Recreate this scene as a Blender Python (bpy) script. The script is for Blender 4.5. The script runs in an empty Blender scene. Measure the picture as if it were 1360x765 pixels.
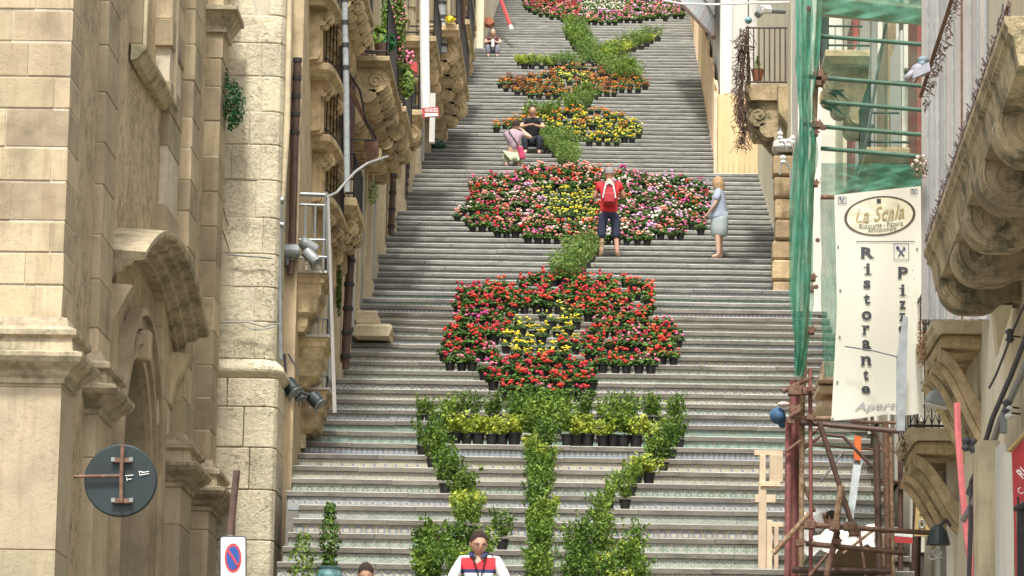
import bpy, bmesh, math, random
import numpy as np
from mathutils import Vector, Matrix
random.seed(7); np.random.seed(7)
S = bpy.context.scene
COL = S.collection
# ------------------------------------------------------------------ camera, sky, sun, exposure
EYE = 1.6
FPX = 5000.0
def rot(yaw, pitch, roll):
    cy, sy = math.cos(yaw), math.sin(yaw); a = math.pi/2+pitch
    Rz = np.array([[cy,-sy,0],[sy,cy,0],[0,0,1]]); Rx = np.array([[1,0,0],[0,math.cos(a),-math.sin(a)],[0,math.sin(a),math.cos(a)]])
    cr, sr = math.cos(roll), math.sin(roll); Rr = np.array([[cr,-sr,0],[sr,cr,0],[0,0,1]])
    return Rz@Rx@Rr
CM = rot(0.0248045, 0.1624787, 0.018)
cam = bpy.data.cameras.new('camera'); co = bpy.data.objects.new('camera', cam); COL.objects.link(co)
M4 = Matrix([list(CM[0])+[0], list(CM[1])+[0], list(CM[2])+[EYE], [0,0,0,1]])
co.matrix_world = M4
cam.sensor_width = 36; cam.lens = FPX/1360*36; cam.clip_start = .5; cam.clip_end = 3000
S.camera = co
SUN_EL, SUN_AZ = math.radians(60), math.radians(-5)   # azimuth measured from straight behind the camera towards the right
W = bpy.data.worlds.new('World'); S.world = W; W.use_nodes = True
nt = W.node_tree; nt.nodes.clear()
sky = nt.nodes.new('ShaderNodeTexSky'); sky.sky_type = 'NISHITA'; sky.sun_disc = False
sky.sun_elevation = SUN_EL; sky.sun_rotation = math.pi - SUN_AZ
sky.dust_density = 4; sky.air_density = 1.0
hs = nt.nodes.new('ShaderNodeHueSaturation'); hs.inputs['Saturation'].default_value = .3
bg = nt.nodes.new('ShaderNodeBackground'); bg.inputs['Strength'].default_value = .15
wo = nt.nodes.new('ShaderNodeOutputWorld')
nt.links.new(sky.outputs[0], hs.inputs['Color']); nt.links.new(hs.outputs[0], bg.inputs['Color']); nt.links.new(bg.outputs[0], wo.inputs['Surface'])
sl = bpy.data.lights.new('sun', 'SUN'); sl.energy = 2.3; sl.angle = math.radians(6); sl.color = (1, .97, .91)
so = bpy.data.objects.new('sun', sl); COL.objects.link(so)
sd = Vector((math.sin(SUN_AZ)*math.cos(SUN_EL), -math.cos(SUN_AZ)*math.cos(SUN_EL), math.sin(SUN_EL)))
so.rotation_euler = sd.to_track_quat('Z', 'Y').to_euler(); so.location = (0, 0, 60)
S.view_settings.view_transform = 'Standard'; S.view_settings.look = 'None'; S.view_settings.gamma = 1
S.view_settings.exposure = 0.96

# ------------------------------------------------------------------ placing helpers
SLOPE = .339; Z0 = -12.1 + EYE
def ray(x, y): return CM@np.array([(x-680)/FPX, (382.5-y)/FPX, -1.])
def P(x, y, D):
    r = ray(x, y); t = D/r[1]; return Vector((r[0]*t, D, r[2]*t+EYE))
def onX(x, y, a, b=0.):
    r = ray(x, y); t = a/(r[0]-b*r[1]); return Vector((r[0]*t, r[1]*t, r[2]*t+EYE))
def stairp(x, y):
    r = ray(x, y); t = (Z0-EYE)/(r[2]-SLOPE*r[1]); return Vector((r[0]*t, r[1]*t, r[2]*t+EYE))
def px(p):
    q = CM.T@(np.array(p)-np.array([0,0,EYE])); return 680+FPX*q[0]/-q[2], 382.5-FPX*q[1]/-q[2]

# ------------------------------------------------------------------ object helpers
def wloc(o):
    v = Vector((0,0,0))
    while o is not None: v += o.location; o = o.parent
    return v
def tag(o, label=None, cat=None, group=None, kind=None):
    if label: o['label'] = label
    if cat: o['category'] = cat
    if group: o['group'] = group
    if kind: o['kind'] = kind
    return o
def thing(name, label, cat, loc=(0,0,0), group=None, kind=None):
    o = bpy.data.objects.new(name, None); COL.objects.link(o); o.location = loc; o.empty_display_size = .2
    return tag(o, label, cat, group, kind)
class MB:
    """collects geometry in world coordinates"""
    def __init__(s): s.v = []; s.f = []; s.m = []; s.mi = 0
    def add(s, vs, fs):
        n = len(s.v); s.v += [tuple(p) for p in vs]; s.f += [tuple(i+n for i in f) for f in fs]; s.m += [s.mi]*len(fs)
        return s
    def box(s, x0, x1, y0, y1, z0, z1):
        return s.add([(x0,y0,z0),(x1,y0,z0),(x1,y1,z0),(x0,y1,z0),(x0,y0,z1),(x1,y0,z1),(x1,y1,z1),(x0,y1,z1)],
                     [(0,3,2,1),(4,5,6,7),(0,1,5,4),(1,2,6,5),(2,3,7,6),(3,0,4,7)])
    def tube(s, pts, r, n=8, cap=True):
        pts = [Vector(p) for p in pts]; rs = r if isinstance(r, (list, tuple)) else [r]*len(pts)
        vs = []; fs = []
        up = None
        for i, p in enumerate(pts):
            d = (pts[min(i+1, len(pts)-1)]-pts[max(i-1, 0)]).normalized()
            if up is None: up = Vector((0,0,1)) if abs(d.z) < .9 else Vector((1,0,0))
            a = d.cross(up).normalized(); b = a.cross(d).normalized(); up = b
            for k in range(n):
                t = 2*math.pi*k/n; vs.append(p+(a*math.cos(t)+b*math.sin(t))*rs[i])
        for i in range(len(pts)-1):
            for k in range(n):
                k2 = (k+1)%n; fs.append((i*n+k, i*n+k2, (i+1)*n+k2, (i+1)*n+k))
        if cap: fs.append(tuple(range(n))[::-1]); fs.append(tuple((len(pts)-1)*n+k for k in range(n)))
        return s.add(vs, fs)
    def prism(s, poly, ext):
        """poly: list of 3D points, ext: vector"""
        n = len(poly); e = Vector(ext); a = [Vector(p) for p in poly]
        return s.add(a+[p+e for p in a], [tuple(range(n))[::-1], tuple(range(n, 2*n))]+[(i, (i+1)%n, n+(i+1)%n, n+i) for i in range(n)])
    def quad(s, a, b, c, d): return s.add([a,b,c,d], [(0,1,2,3)])
    def lathe(s, c, prof, n=16):
        c = Vector(c); vs = []; fs = []
        for r, z in prof:
            for k in range(n): t = 2*math.pi*k/n; vs.append((c.x+r*math.cos(t), c.y+r*math.sin(t), c.z+z))
        for i in range(len(prof)-1):
            for k in range(n): k2 = (k+1)%n; fs.append((i*n+k, i*n+k2, (i+1)*n+k2, (i+1)*n+k))
        fs.append(tuple(range(n))[::-1]); fs.append(tuple((len(prof)-1)*n+k for k in range(n)))
        return s.add(vs, fs)
    def ball(s, c, r, n=10, m=7, sq=(1,1,1)):
        c = Vector(c); vs = [(c.x, c.y, c.z-r*sq[2])]; fs = []
        for j in range(1, m):
            ph = math.pi*j/m - math.pi/2
            for k in range(n): t = 2*math.pi*k/n; vs.append((c.x+r*sq[0]*math.cos(ph)*math.cos(t), c.y+r*sq[1]*math.cos(ph)*math.sin(t), c.z+r*sq[2]*math.sin(ph)))
        vs.append((c.x, c.y, c.z+r*sq[2]))
        for k in range(n): fs.append((0, 1+(k+1)%n, 1+k)); fs.append((len(vs)-1, len(vs)-1-n+k, len(vs)-1-n+(k+1)%n))
        for j in range(m-2):
            for k in range(n): a = 1+j*n; fs.append((a+k, a+(k+1)%n, a+n+(k+1)%n, a+n+k))
        return s.add(vs, fs)
    def sweep(s, path, prof, closed=False):
        """path: plan points (x,y) ; prof: (offset to the left of travel, z) list; mitred"""
        n = len(path); k = len(prof); vs = []
        for i in range(n):
            p = Vector(path[i]).to_2d()
            if closed or 0 < i < n-1:
                d0 = (p-Vector(path[i-1]).to_2d()).normalized(); d1 = (Vector(path[(i+1)%n]).to_2d()-p).normalized()
            elif i == 0: d0 = d1 = (Vector(path[1]).to_2d()-p).normalized()
            else: d0 = d1 = (p-Vector(path[i-1]).to_2d()).normalized()
            n0 = Vector((-d0.y, d0.x)); n1 = Vector((-d1.y, d1.x)); m = (n0+n1).normalized(); m = m/max(.3, m.dot(n0))
            for o, z in prof: vs.append((p.x+m.x*o, p.y+m.y*o, z))
        fs = []
        for i in range(n if closed else n-1):
            j = (i+1)%n
            for q in range(k-1): fs.append((i*k+q, j*k+q, j*k+q+1, i*k+q+1))
        if not closed: fs.append(tuple(range(k))); fs.append(tuple((n-1)*k+q for q in range(k))[::-1])
        return s.add(vs, fs)
    def build(s, name, mat, parent=None, smooth=False, label=None):
        me = bpy.data.meshes.new(name); o0 = wloc(parent) if parent is not None else Vector((0,0,0))
        a = np.array(s.v, dtype=float)-np.array(o0)
        me.from_pydata(a.tolist(), [], s.f)
        mats = mat if isinstance(mat, (list, tuple)) else [mat]
        for m in mats: me.materials.append(m)
        if len(mats) > 1: me.polygons.foreach_set('material_index', s.m)
        if smooth: me.polygons.foreach_set('use_smooth', [True]*len(me.polygons))
        me.validate(); me.update()
        bm = bmesh.new(); bm.from_mesh(me); bmesh.ops.recalc_face_normals(bm, faces=bm.faces); bm.to_mesh(me); bm.free()
        o = bpy.data.objects.new(name, me); COL.objects.link(o); o.parent = parent
        if label: o['label'] = label
        return o
def link(name, me, parent=None, loc=(0,0,0), rz=0., sc=None):
    o = bpy.data.objects.new(name, me); COL.objects.link(o); o.parent = parent; o.location = loc; o.rotation_euler = (0,0,rz)
    if sc: o.scale = sc
    return o
def bevel(o, w, seg=1):
    bm = bmesh.new(); bm.from_mesh(o.data)
    bmesh.ops.bevel(bm, geom=[e for e in bm.edges if e.calc_face_angle(0) > .5], offset=w, segments=seg, profile=.5, affect='EDGES', clamp_overlap=True)
    bm.to_mesh(o.data); bm.free(); return o
def block(name, x0, x1, y0, y1, z0, z1, mat, parent, ch=.012, jit=0.):
    """a stone block with worn (chamfered) arrises"""
    r = lambda: random.uniform(-jit, jit)
    b = MB(); vs = []
    for z, i in ((z0, 0), (z0+ch, 1), (z1-ch, 1), (z1, 0)):
        q = 0 if i else ch
        vs += [(x0+q, y0+q, z), (x1-q+r(), y0+q+r(), z), (x1-q, y1-q, z), (x0+q, y1-q, z)]
    fs = [(0,3,2,1), (12,13,14,15)]
    for k in range(3):
        for i in range(4): j = (i+1)%4; fs.append((k*4+i, k*4+j, k*4+4+j, k*4+4+i))
    b.add(vs, fs)
    return b.build(name, mat, parent)
# ------------------------------------------------------------------ material helpers
class NT:
    def __init__(s, name):
        s.mat = bpy.data.materials.new(name); s.mat.use_nodes = True; s.t = s.mat.node_tree; s.b = s.t.nodes['Principled BSDF']
    def n(s, typ, **kw):
        nd = s.t.nodes.new(typ)
        for k, v in kw.items():
            if k in nd.inputs.keys(): s.set(nd.inputs[k], v)
            else: setattr(nd, k, v)
        return nd
    def set(s, inp, v):
        if hasattr(v, 'default_value') or isinstance(v, bpy.types.NodeSocket): s.t.links.new(v, inp)
        else: inp.default_value = v
    def math(s, op, a, b=0., c=0.):
        nd = s.t.nodes.new('ShaderNodeMath'); nd.operation = op
        s.set(nd.inputs[0], a); s.set(nd.inputs[1], b); s.set(nd.inputs[2], c); return nd.outputs[0]
    def noise(s, vec, scale, detail=4, rough=.55):
        nd = s.t.nodes.new('ShaderNodeTexNoise'); nd.inputs['Scale'].default_value = scale; nd.inputs['Detail'].default_value = detail
        nd.inputs['Roughness'].default_value = rough
        if vec is not None: s.t.links.new(vec, nd.inputs['Vector'])
        return nd.outputs['Fac']
    def ramp(s, fac, stops):
        nd = s.t.nodes.new('ShaderNodeValToRGB'); s.t.links.new(fac, nd.inputs[0]); e = nd.color_ramp.elements
        while len(e) < len(stops): e.new(.5)
        for i, (p, c) in enumerate(stops): e[i].position = p; e[i].color = (c[0], c[1], c[2], 1) if hasattr(c, '__len__') else (c, c, c, 1)
        return nd.outputs[0]
    def mix(s, fac, a, b, mode='MIX'):
        nd = s.t.nodes.new('ShaderNodeMix'); nd.data_type = 'RGBA'; nd.blend_type = mode
        s.set(nd.inputs[0], fac)
        for i, v in ((6, a), (7, b)):
            if isinstance(v, (tuple, list)): nd.inputs[i].default_value = (v[0], v[1], v[2], 1)
            else: s.t.links.new(v, nd.inputs[i])
        return nd.outputs[2]
    def pos(s, scale=(1,1,1)):
        tc = s.t.nodes.new('ShaderNodeTexCoord'); mp = s.t.nodes.new('ShaderNodeMapping'); mp.inputs['Scale'].default_value = scale
        s.t.links.new(tc.outputs['Object'], mp.inputs[0]); return mp.outputs[0]
    def bump(s, h, strength=.4, dist=.02):
        nd = s.t.nodes.new('ShaderNodeBump'); nd.inputs['Strength'].default_value = strength; nd.inputs['Distance'].default_value = dist
        s.t.links.new(h, nd.inputs['Height']); s.t.links.new(nd.outputs[0], s.b.inputs['Normal'])
    def color(s, c):
        if isinstance(c, (tuple, list)): s.b.inputs['Base Color'].default_value = (c[0], c[1], c[2], 1)
        else: s.t.links.new(c, s.b.inputs['Base Color'])
    def rough(s, v): s.b.inputs['Roughness'].default_value = v
def sh(c, k): return tuple(min(1, x*k) for x in c)
def stone(name, c, dark=.55, light=1.25, sc=3., bump=.5, pit=0., streak=.0, rnd=.25, moss=0., dirt=(.16,.13,.09), dist=.03, patch=.68):
    m = NT(name); p = m.pos(); m.rough(.9)
    a = m.noise(p, sc, 6, .62); col = m.ramp(a, [(.3, sh(c, dark)), (.5, c), (.72, sh(c, light))])
    b = m.noise(p, sc*.22, 3); col = m.mix(m.ramp(b, [(.35, 0.), (.7, .55)]), col, sh(c, patch))
    oi = m.t.nodes.new('ShaderNodeObjectInfo')
    v = m.math('MULTIPLY_ADD', oi.outputs['Random'], rnd*2, 1-rnd)
    hsv = m.n('ShaderNodeHueSaturation'); m.t.links.new(col, hsv.inputs['Color']); m.t.links.new(v, hsv.inputs['Value'])
    hv = m.math('MULTIPLY_ADD', m.math('FRACT', m.math('MULTIPLY', oi.outputs['Random'], 37.)), .012, .494); m.t.links.new(hv, hsv.inputs['Hue'])
    col = hsv.outputs[0]
    if streak:
        q = m.pos((6, 6, .5)); s_ = m.noise(q, 1.6, 4, .7); col = m.mix(m.ramp(s_, [(.5, 0.), (.75, streak)]), col, dirt)
    if moss:
        s2 = m.noise(p, 2.6, 6, .72); col = m.mix(m.ramp(s2, [(.49, 0.), (.62, moss)]), col, (.07, .075, .035))
    h = m.noise(p, sc*7, 5, .7)
    if pit:
        pits = m.ramp(m.noise(p, 17, 3, .8), [(.36, 0.), (.46, 1.)]); gate = m.noise(p, 1.7, 3)
        pk = m.math('MAXIMUM', pits, m.ramp(gate, [(.44, 1.), (.62, 0.)]))
        col = m.mix(m.math('MULTIPLY', m.math('SUBTRACT', 1., pk), pit), col, sh(c, .55)); h = m.math('MULTIPLY_ADD', pk, 1.2, h)
    m.color(col); m.bump(h, bump, dist); return m.mat
def plain(name, c, rough=.6, metal=0., var=.12, sc=8., bump=0., rust=None):
    m = NT(name); p = m.pos(); m.rough(rough); m.b.inputs['Metallic'].default_value = metal
    a = m.noise(p, sc, 5, .65); col = m.ramp(a, [(.3, sh(c, 1-var*2)), (.7, sh(c, 1+var))])
    if rust:
        r = m.noise(p, sc*1.7, 6, .7); col = m.mix(m.ramp(r, [(.45, 0.), (.6, 1.)]), col, rust)
    m.color(col)
    if bump: m.bump(m.noise(p, sc*5, 4), bump, .01)
    return m.mat
def leafmat(name, a, b, rough=.55, trans=.25):
    m = NT(name); m.rough(rough); g = m.t.nodes.new('ShaderNodeNewGeometry'); oi = m.t.nodes.new('ShaderNodeObjectInfo')
    f = m.math('ADD', m.math('MULTIPLY', g.outputs['Random Per Island'], .7), m.math('MULTIPLY', oi.outputs['Random'], .3))
    col = m.ramp(f, [(.05, sh(a, .6)), (.4, a), (.95, b)]); m.color(col)
    m.b.inputs['Specular IOR Level'].default_value = .3
    if trans:
        tr = m.t.nodes.new('ShaderNodeBsdfTranslucent'); m.t.links.new(col, tr.inputs[0]); mx = m.t.nodes.new('ShaderNodeMixShader'); mx.inputs[0].default_value = trans
        out = m.t.nodes['Material Output']; m.t.links.new(m.b.outputs[0], mx.inputs[1]); m.t.links.new(tr.outputs[0], mx.inputs[2]); m.t.links.new(mx.outputs[0], out.inputs[0])
    return m.mat
# ------------------------------------------------------------------ materials
LIME = (.43,.35,.23)
MAT = dict(
 church=stone('church_sandstone', (.46,.37,.235), .5, 1.22, 1.5, .25, streak=.6, rnd=.22, pit=.2, dirt=(.24,.165,.09), patch=.48),
 churchp=stone('church_pedestal_stone', (.46,.38,.25), .7, 1.12, 1.6, .3, streak=.6, rnd=.1, pit=.25, dirt=(.26,.19,.11), patch=.6),
 rubble=stone('rough_rubble', (.80,.62,.39), .5, 1.2, 6., 1., pit=.8, rnd=.1, dist=.06),
 mortar=stone('pale_mortar', (.60,.53,.40), .7, 1.15, 6., .5, rnd=.05),
 mould=stone('weathered_moulding', (.48,.40,.26), .5, 1.2, 4., .5, streak=.6, moss=.55, rnd=.1),
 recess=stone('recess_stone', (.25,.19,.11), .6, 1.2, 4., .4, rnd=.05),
 butt=stone('pitted_limestone', (.70,.62,.44), .72, 1.08, 1.8, .7, pit=.45, rnd=.13, dist=.05, streak=.3, dirt=(.36,.27,.16), patch=.72),
 face=stone('old_facade', (.54,.43,.26), .6, 1.2, 2., .4, streak=.5, rnd=.1),
 face2=stone('yellow_facade', (.52,.46,.31), .75, 1.1, 2., .25, streak=.3, rnd=.08),
 pil=stone('pilaster_stone', (.58,.49,.32), .6, 1.2, 2.5, .35, streak=.4, rnd=.15),
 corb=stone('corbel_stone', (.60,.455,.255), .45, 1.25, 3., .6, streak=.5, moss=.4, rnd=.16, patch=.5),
 corbr=stone('mossy_corbel', (.48,.375,.22), .42, 1.3, 2.2, .8, streak=.55, moss=.85, rnd=.16, dist=.05, patch=.38),  # ochre stone with strong dark moss patches
 nosing=stone('lava_nosing', (.195,.18,.148), .6, 1.3, 2.5, .4, streak=.25, rnd=.16),
 nosing_up=stone('grey_nosing', (.215,.215,.19), .6, 1.4, 3., .4, rnd=.2),
 edge=stone('worn_highlight_edge', (.38,.37,.33), .5, 1.3, 2., .3, rnd=.1),  # worn stone, with the sun highlight of the step arris painted into it
 cement=stone('cement_base', (.24,.23,.2), .7, 1.2, 6., .4, rnd=.1),
 white=stone('white_render', (.80,.77,.66), .93, 1.03, 1.2, .15, streak=.15, rnd=.03, dirt=(.5,.45,.35)),
 cream=stone('cream_render', (.72,.66,.48), .85, 1.06, 1.5, .2, streak=.25, rnd=.05, dirt=(.4,.33,.2)),
 greyrender=stone('grey_render', (.62,.60,.54), .9, 1.05, 1.5, .2, streak=.25, rnd=.03, dirt=(.4,.38,.33)),
 quoin=stone('orange_quoin', (.50,.37,.21), .65, 1.2, 4., .6, pit=.4, rnd=.22),
 asphalt=stone('asphalt', (.06,.06,.058), .7, 1.3, 20., .4, rnd=0),
 ground=stone('ground', (.2,.18,.14), .7, 1.2, .3, .2, rnd=0),
 iron=plain('dark_iron', (.045,.043,.042), .6, .3),
 rust=plain('rusty_tube', (.20,.115,.075), .8, .0, .3, 12, .3, rust=(.12,.055,.03)),
 redtube=plain('red_painted_tube', (.27,.085,.08), .7, 0, .25, 10, .2, rust=(.16,.07,.05)),
 tan_tube=plain('tan_tube', (.34,.23,.13), .75, 0, .25, 12, .2, rust=(.16,.09,.05)),
 galv=plain('galvanised', (.26,.28,.27), .5, .3, .12),
 greypaint=plain('grey_paint', (.33,.36,.36), .6, .1, .15),
 brownpipe=plain('brown_pipe', (.10,.055,.04), .6, .0, .25),
 green_net=None,
 dark=plain('dark_opening', (.03,.027,.024), .8),
 glass=plain('window_glass', (.05,.06,.06), .15),
 door=plain('grey_green_door', (.30,.31,.26), .7, 0, .2, 5),
 shutter=plain('brown_shutter', (.16,.095,.06), .7, 0, .2, 5),
 whitep=plain('white_paint', (.78,.77,.72), .5, 0, .05),
 blackpot=plain('black_plastic_pot', (.018,.018,.019), .5, 0, .1),
 soil=plain('soil', (.05,.035,.025), .95, 0, .3, 40),
 terra=plain('terracotta', (.42,.15,.08), .8, 0, .15),
 ply=stone('plywood', (.78,.56,.30), .9, 1.06, 1.6, .1, streak=.35, rnd=.07, dirt=(.55,.34,.15)),
 plank=stone('raw_plank', (.70,.55,.38), .8, 1.1, 3., .2, streak=.5, rnd=.15, dirt=(.3,.2,.1)),
 redp=plain('red_paint', (.50,.05,.055), .5, 0, .08),
 pinkstrip=plain('faded_red_strip', (.62,.16,.17), .6, 0, .12),
 maroon=plain('maroon_paint', (.33,.06,.05), .7, 0, .2),
 black=plain('black_paint', (.02,.022,.025), .4, 0, .1),
 blue=plain('blue_cloth', (.05,.13,.24), .8, 0, .25),
 sign_back=plain('dark_sign_back', (.014,.026,.027), .55, .0, .25, 3),
 dgreen=plain('green_bag', (.02,.07,.035), .4, 0, .3, 12),
 turq=plain('glazed_turquoise', (.16,.32,.33), .3, 0, .35, 9),
 wire=plain('grey_cable', (.09,.09,.10), .6),
 lcable=plain('pale_cable', (.28,.28,.26), .6),
 sheet=stone('weathered_grey_sheet', (.38,.355,.33), .85, 1.1, 1.5, .2, streak=.45, rnd=.12, dirt=(.22,.17,.14)),
 stem=plain('stem', (.12,.08,.05), .9),
 ochre=stone('ochre_render', (.50,.36,.15), .85, 1.1, 2, .2, streak=.3, rnd=.05),
)
# ------------------------------------------------------------------ lettering from the built-in font
_tc = {}
def glyphs(body, shear=0., bold=0., spacing=1.):
    cu = bpy.data.curves.new('lettering', 'FONT'); cu.body = body; cu.shear = shear; cu.offset = bold; cu.space_character = spacing; cu.size = 1; cu.resolution_u = 3
    ob = bpy.data.objects.new('lettering', cu); COL.objects.link(ob)
    dg = bpy.context.evaluated_depsgraph_get(); me = bpy.data.meshes.new_from_object(ob.evaluated_get(dg))
    v = np.array([x.co[:] for x in me.vertices]); f = [tuple(p.vertices) for p in me.polygons]
    bpy.data.objects.remove(ob); bpy.data.curves.remove(cu); bpy.data.meshes.remove(me)
    return v, f
def letter_px(mb, body, cx, cy, w, h, mapper, rotd=0., shear=0., bold=0., serif=None):
    """lay text in a box of w x h pixels centred at (cx,cy); mapper(x,y) gives the 3D point"""
    v, f = glyphs(body, shear, bold); lo, hi = v.min(0), v.max(0)
    u = (v[:,0]-(lo[0]+hi[0])/2)/(hi[0]-lo[0])*w; t = -(v[:,1]-(lo[1]+hi[1])/2)/(hi[1]-lo[1])*h
    c, s = math.cos(rotd), math.sin(rotd); X = cx+u*c-t*s; Y = cy+u*s+t*c
    mb.add([mapper(a, b) for a, b in zip(X, Y)], f)
    for (sx, sy, sw, sh_) in (serif or []):
        q = [(sx*w-sw*w/2, sy*h-sh_*h/2), (sx*w+sw*w/2, sy*h-sh_*h/2), (sx*w+sw*w/2, sy*h+sh_*h/2), (sx*w-sw*w/2, sy*h+sh_*h/2)]
        mb.add([mapper(cx+a*c-b*s, cy+a*s+b*c) for a, b in q], [(0,1,2,3)])
# ================================================================== ground and street
g = MB(); g.quad((-900,-300,-.004),(900,-300,-.004),(900,1500,-.004),(-900,1500,-.004)); o = g.build('ground', MAT['ground']); tag(o, kind='structure')
g = MB(); g.box(-5.6,4.1,-30,31,-.2,0.0); o = g.build('road', MAT['asphalt']); tag(o, kind='structure')
for nm, a, b in (('pavement', -5.6, -4.4), ('pavement', 3.0, 4.1)):
    g = MB(); g.box(a, b, -30, 30.9, -.1, .12); o = g.build(nm, MAT['cement']); tag(o, kind='structure')
# ================================================================== staircase
def fac(Y): return float(np.interp(Y, [31,57,63,69,86,92,98,140], [.975,.975,.93,.86,.86,.93,.98,.97]))
NY = [31.0]
while NY[-1] < 150: NY.append(NY[-1]+.8*fac(NY[-1]))
ZS = [Z0+SLOPE*y for y in NY]           # tread i lies at ZS[i+1] from NY[i] to NY[i+1]
NST = len(NY)-1
XL, XR = -4.75, 3.95
NOS = .072
def tilemat(name, kind, a, b, c, k=.5, cells=1.):
    m = NT(name); m.rough(.45); uv = m.t.nodes.new('ShaderNodeUVMap'); sep = m.t.nodes.new('ShaderNodeSeparateXYZ'); m.t.links.new(uv.outputs[0], sep.inputs[0])
    u, v = sep.outputs[0], sep.outputs[1]
    fu = m.math('FRACT', m.math('MULTIPLY', u, cells)); fv = m.math('FRACT', m.math('MULTIPLY', v, cells))
    x = m.math('SUBTRACT', fu, .5); y = m.math('SUBTRACT', fv, .5)
    ax = m.math('ABSOLUTE', x); ay = m.math('ABSOLUTE', y)
    r = m.math('SQRT', m.math('ADD', m.math('MULTIPLY', x, x), m.math('MULTIPLY', y, y)))
    ang = m.math('ARCTAN2', y, x)
    if kind == 'ring': f = m.math('LESS_THAN', m.math('ABSOLUTE', m.math('SUBTRACT', r, .32)), .1); g_ = m.math('LESS_THAN', r, .14)
    elif kind == 'ros': f = m.math('LESS_THAN', r, m.math('MULTIPLY_ADD', m.math('COSINE', m.math('MULTIPLY', ang, 4.)), .12, .3)); g_ = m.math('LESS_THAN', r, .1)
    elif kind == 'dot': f = m.math('LESS_THAN', r, .36); g_ = m.math('GREATER_THAN', m.math('MAXIMUM', ax, ay), .46)
    elif kind == 'diam': f = m.math('LESS_THAN', m.math('ADD', ax, ay), .38); g_ = m.math('LESS_THAN', m.math('ADD', ax, ay), .16)
    elif kind == 'zig': t = m.math('FRACT', m.math('MULTIPLY', m.math('ADD', ax, fv), 2.)); f = m.math('LESS_THAN', t, .35); g_ = m.math('GREATER_THAN', t, .82)
    elif kind == 'swirl':
        n_ = m.n('ShaderNodeTexNoise'); n_.inputs['Scale'].default_value = 4.5; n_.inputs['Distortion'].default_value = 1.6; m.t.links.new(uv.outputs[0], n_.inputs['Vector'])
        f = m.math('GREATER_THAN', n_.outputs['Fac'], .54); g_ = m.math('LESS_THAN', n_.outputs['Fac'], .38)
    else: f = m.math('LESS_THAN', ax, .22); g_ = m.math('LESS_THAN', ay, .1)
    col = m.mix(f, a, b); col = m.mix(g_, col, c); n2 = m.noise(uv.outputs[0], 7., 3, .6); col = m.mix(m.ramp(n2, [(.52, 0.), (.56, .75)]), col, tuple((x+y)/2*.62 for x, y in zip(b, c))); col = m.mix(.16, col, (.36,.38,.33))
    p = m.pos(); w = m.noise(p, 7, 5, .7); col = m.mix(m.ramp(w, [(.42, 0.), (.75, k)]), col, (.30,.28,.23))
    oi = m.t.nodes.new('ShaderNodeObjectInfo'); hsv = m.n('ShaderNodeHueSaturation'); m.t.links.new(col, hsv.inputs['Color'])
    m.t.links.new(m.math('MULTIPLY_ADD', oi.outputs['Random'], .22, .87), hsv.inputs['Value']); hsv.inputs['Saturation'].default_value = .95
    m.color(hsv.outputs[0]); return m.mat
CW, CY, CB, CG, CT, CO = (.60,.58,.50), (.56,.47,.25), (.17,.22,.34), (.13,.26,.17), (.20,.38,.30), (.42,.27,.10)
TM = [tilemat('tile_'+n, *a) for n, a in {
 'blue_zigzag': ('zig', CW, CB, CY), 'green_leaf': ('swirl', (.50,.54,.44), CG, CW), 'green_rosette': ('ros', CW, CT, CO), 'blue_ring': ('ring', CY, CB, CW),
 'grey_leaf': ('swirl', (.42,.46,.40), (.22,.27,.26), CW), 'blue_square': ('diam', (.42,.46,.50), CW, CB), 'green_diamond': ('diam', (.50,.53,.45), CG, CW), 'ochre_swirl': ('swirl', CW, CY, CB),
 'yellow_band': ('ring', CW, CY, CB), 'white_dot': ('dot', (.20,.26,.36), CW, CB, .3, 2.), 'teal_rosette': ('ros', (.46,.55,.48), CT, CG), 'teal_field': ('swirl', CT, CG, CW),
 'blue_star': ('ros', (.48,.50,.50), CB, CW), 'white_fan': ('zig', CW, (.30,.36,.36), CG), 'cream_zigzag': ('zig', (.58,.53,.40), (.36,.36,.28), CW)}.items()]
UP = [tilemat('upper_tile_'+n, *a) for n, a in {
 'olive': ('swirl', (.27,.285,.25), (.18,.20,.18), (.36,.36,.31), .6), 'grey': ('ros', (.27,.28,.26), (.18,.20,.20), (.36,.35,.30), .6),
 'slate': ('ring', (.26,.28,.27), (.17,.20,.20), (.37,.36,.31), .6), 'moss': ('diam', (.27,.29,.24), (.18,.21,.18), (.34,.34,.29), .6)}.items()]
stairs = thing('staircase', None, None, (0, 31, 0), kind='structure')
TW = .155
def tile_geo(Y, z0, z1, x0, n, th=.008, base=0):
    v = []; f = []; uv = []
    for i in range(n):
        a = x0+i*TW+.0025; b = x0+(i+1)*TW-.0025; h = z1-z0; k = h/TW
        q = len(v); v += [(a,Y-th,z0),(b,Y-th,z0),(b,Y-th,z1),(a,Y-th,z1),(a,Y,z0),(b,Y,z0),(b,Y,z1),(a,Y,z1)]
        f += [(q,q+1,q+2,q+3),(q+1,q+5,q+6,q+2),(q+4,q,q+3,q+7),(q+3,q+2,q+6,q+7),(q+4,q+5,q+1,q)]
        uv += [(0,1-k),(1,1-k),(1,1),(0,1)]*5
    return v, f, uv
def tile_mesh(name, v, f, uv, mat):
    me = bpy.data.meshes.new(name); me.from_pydata(v, [], f); l = me.uv_layers.new(name='UVMap')
    l.data.foreach_set('uv', np.array(uv, dtype=np.float32).ravel()[:2*len(me.loops)]); me.materials.append(mat); return me
NT_ = int((XR-XL)/TW)
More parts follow.
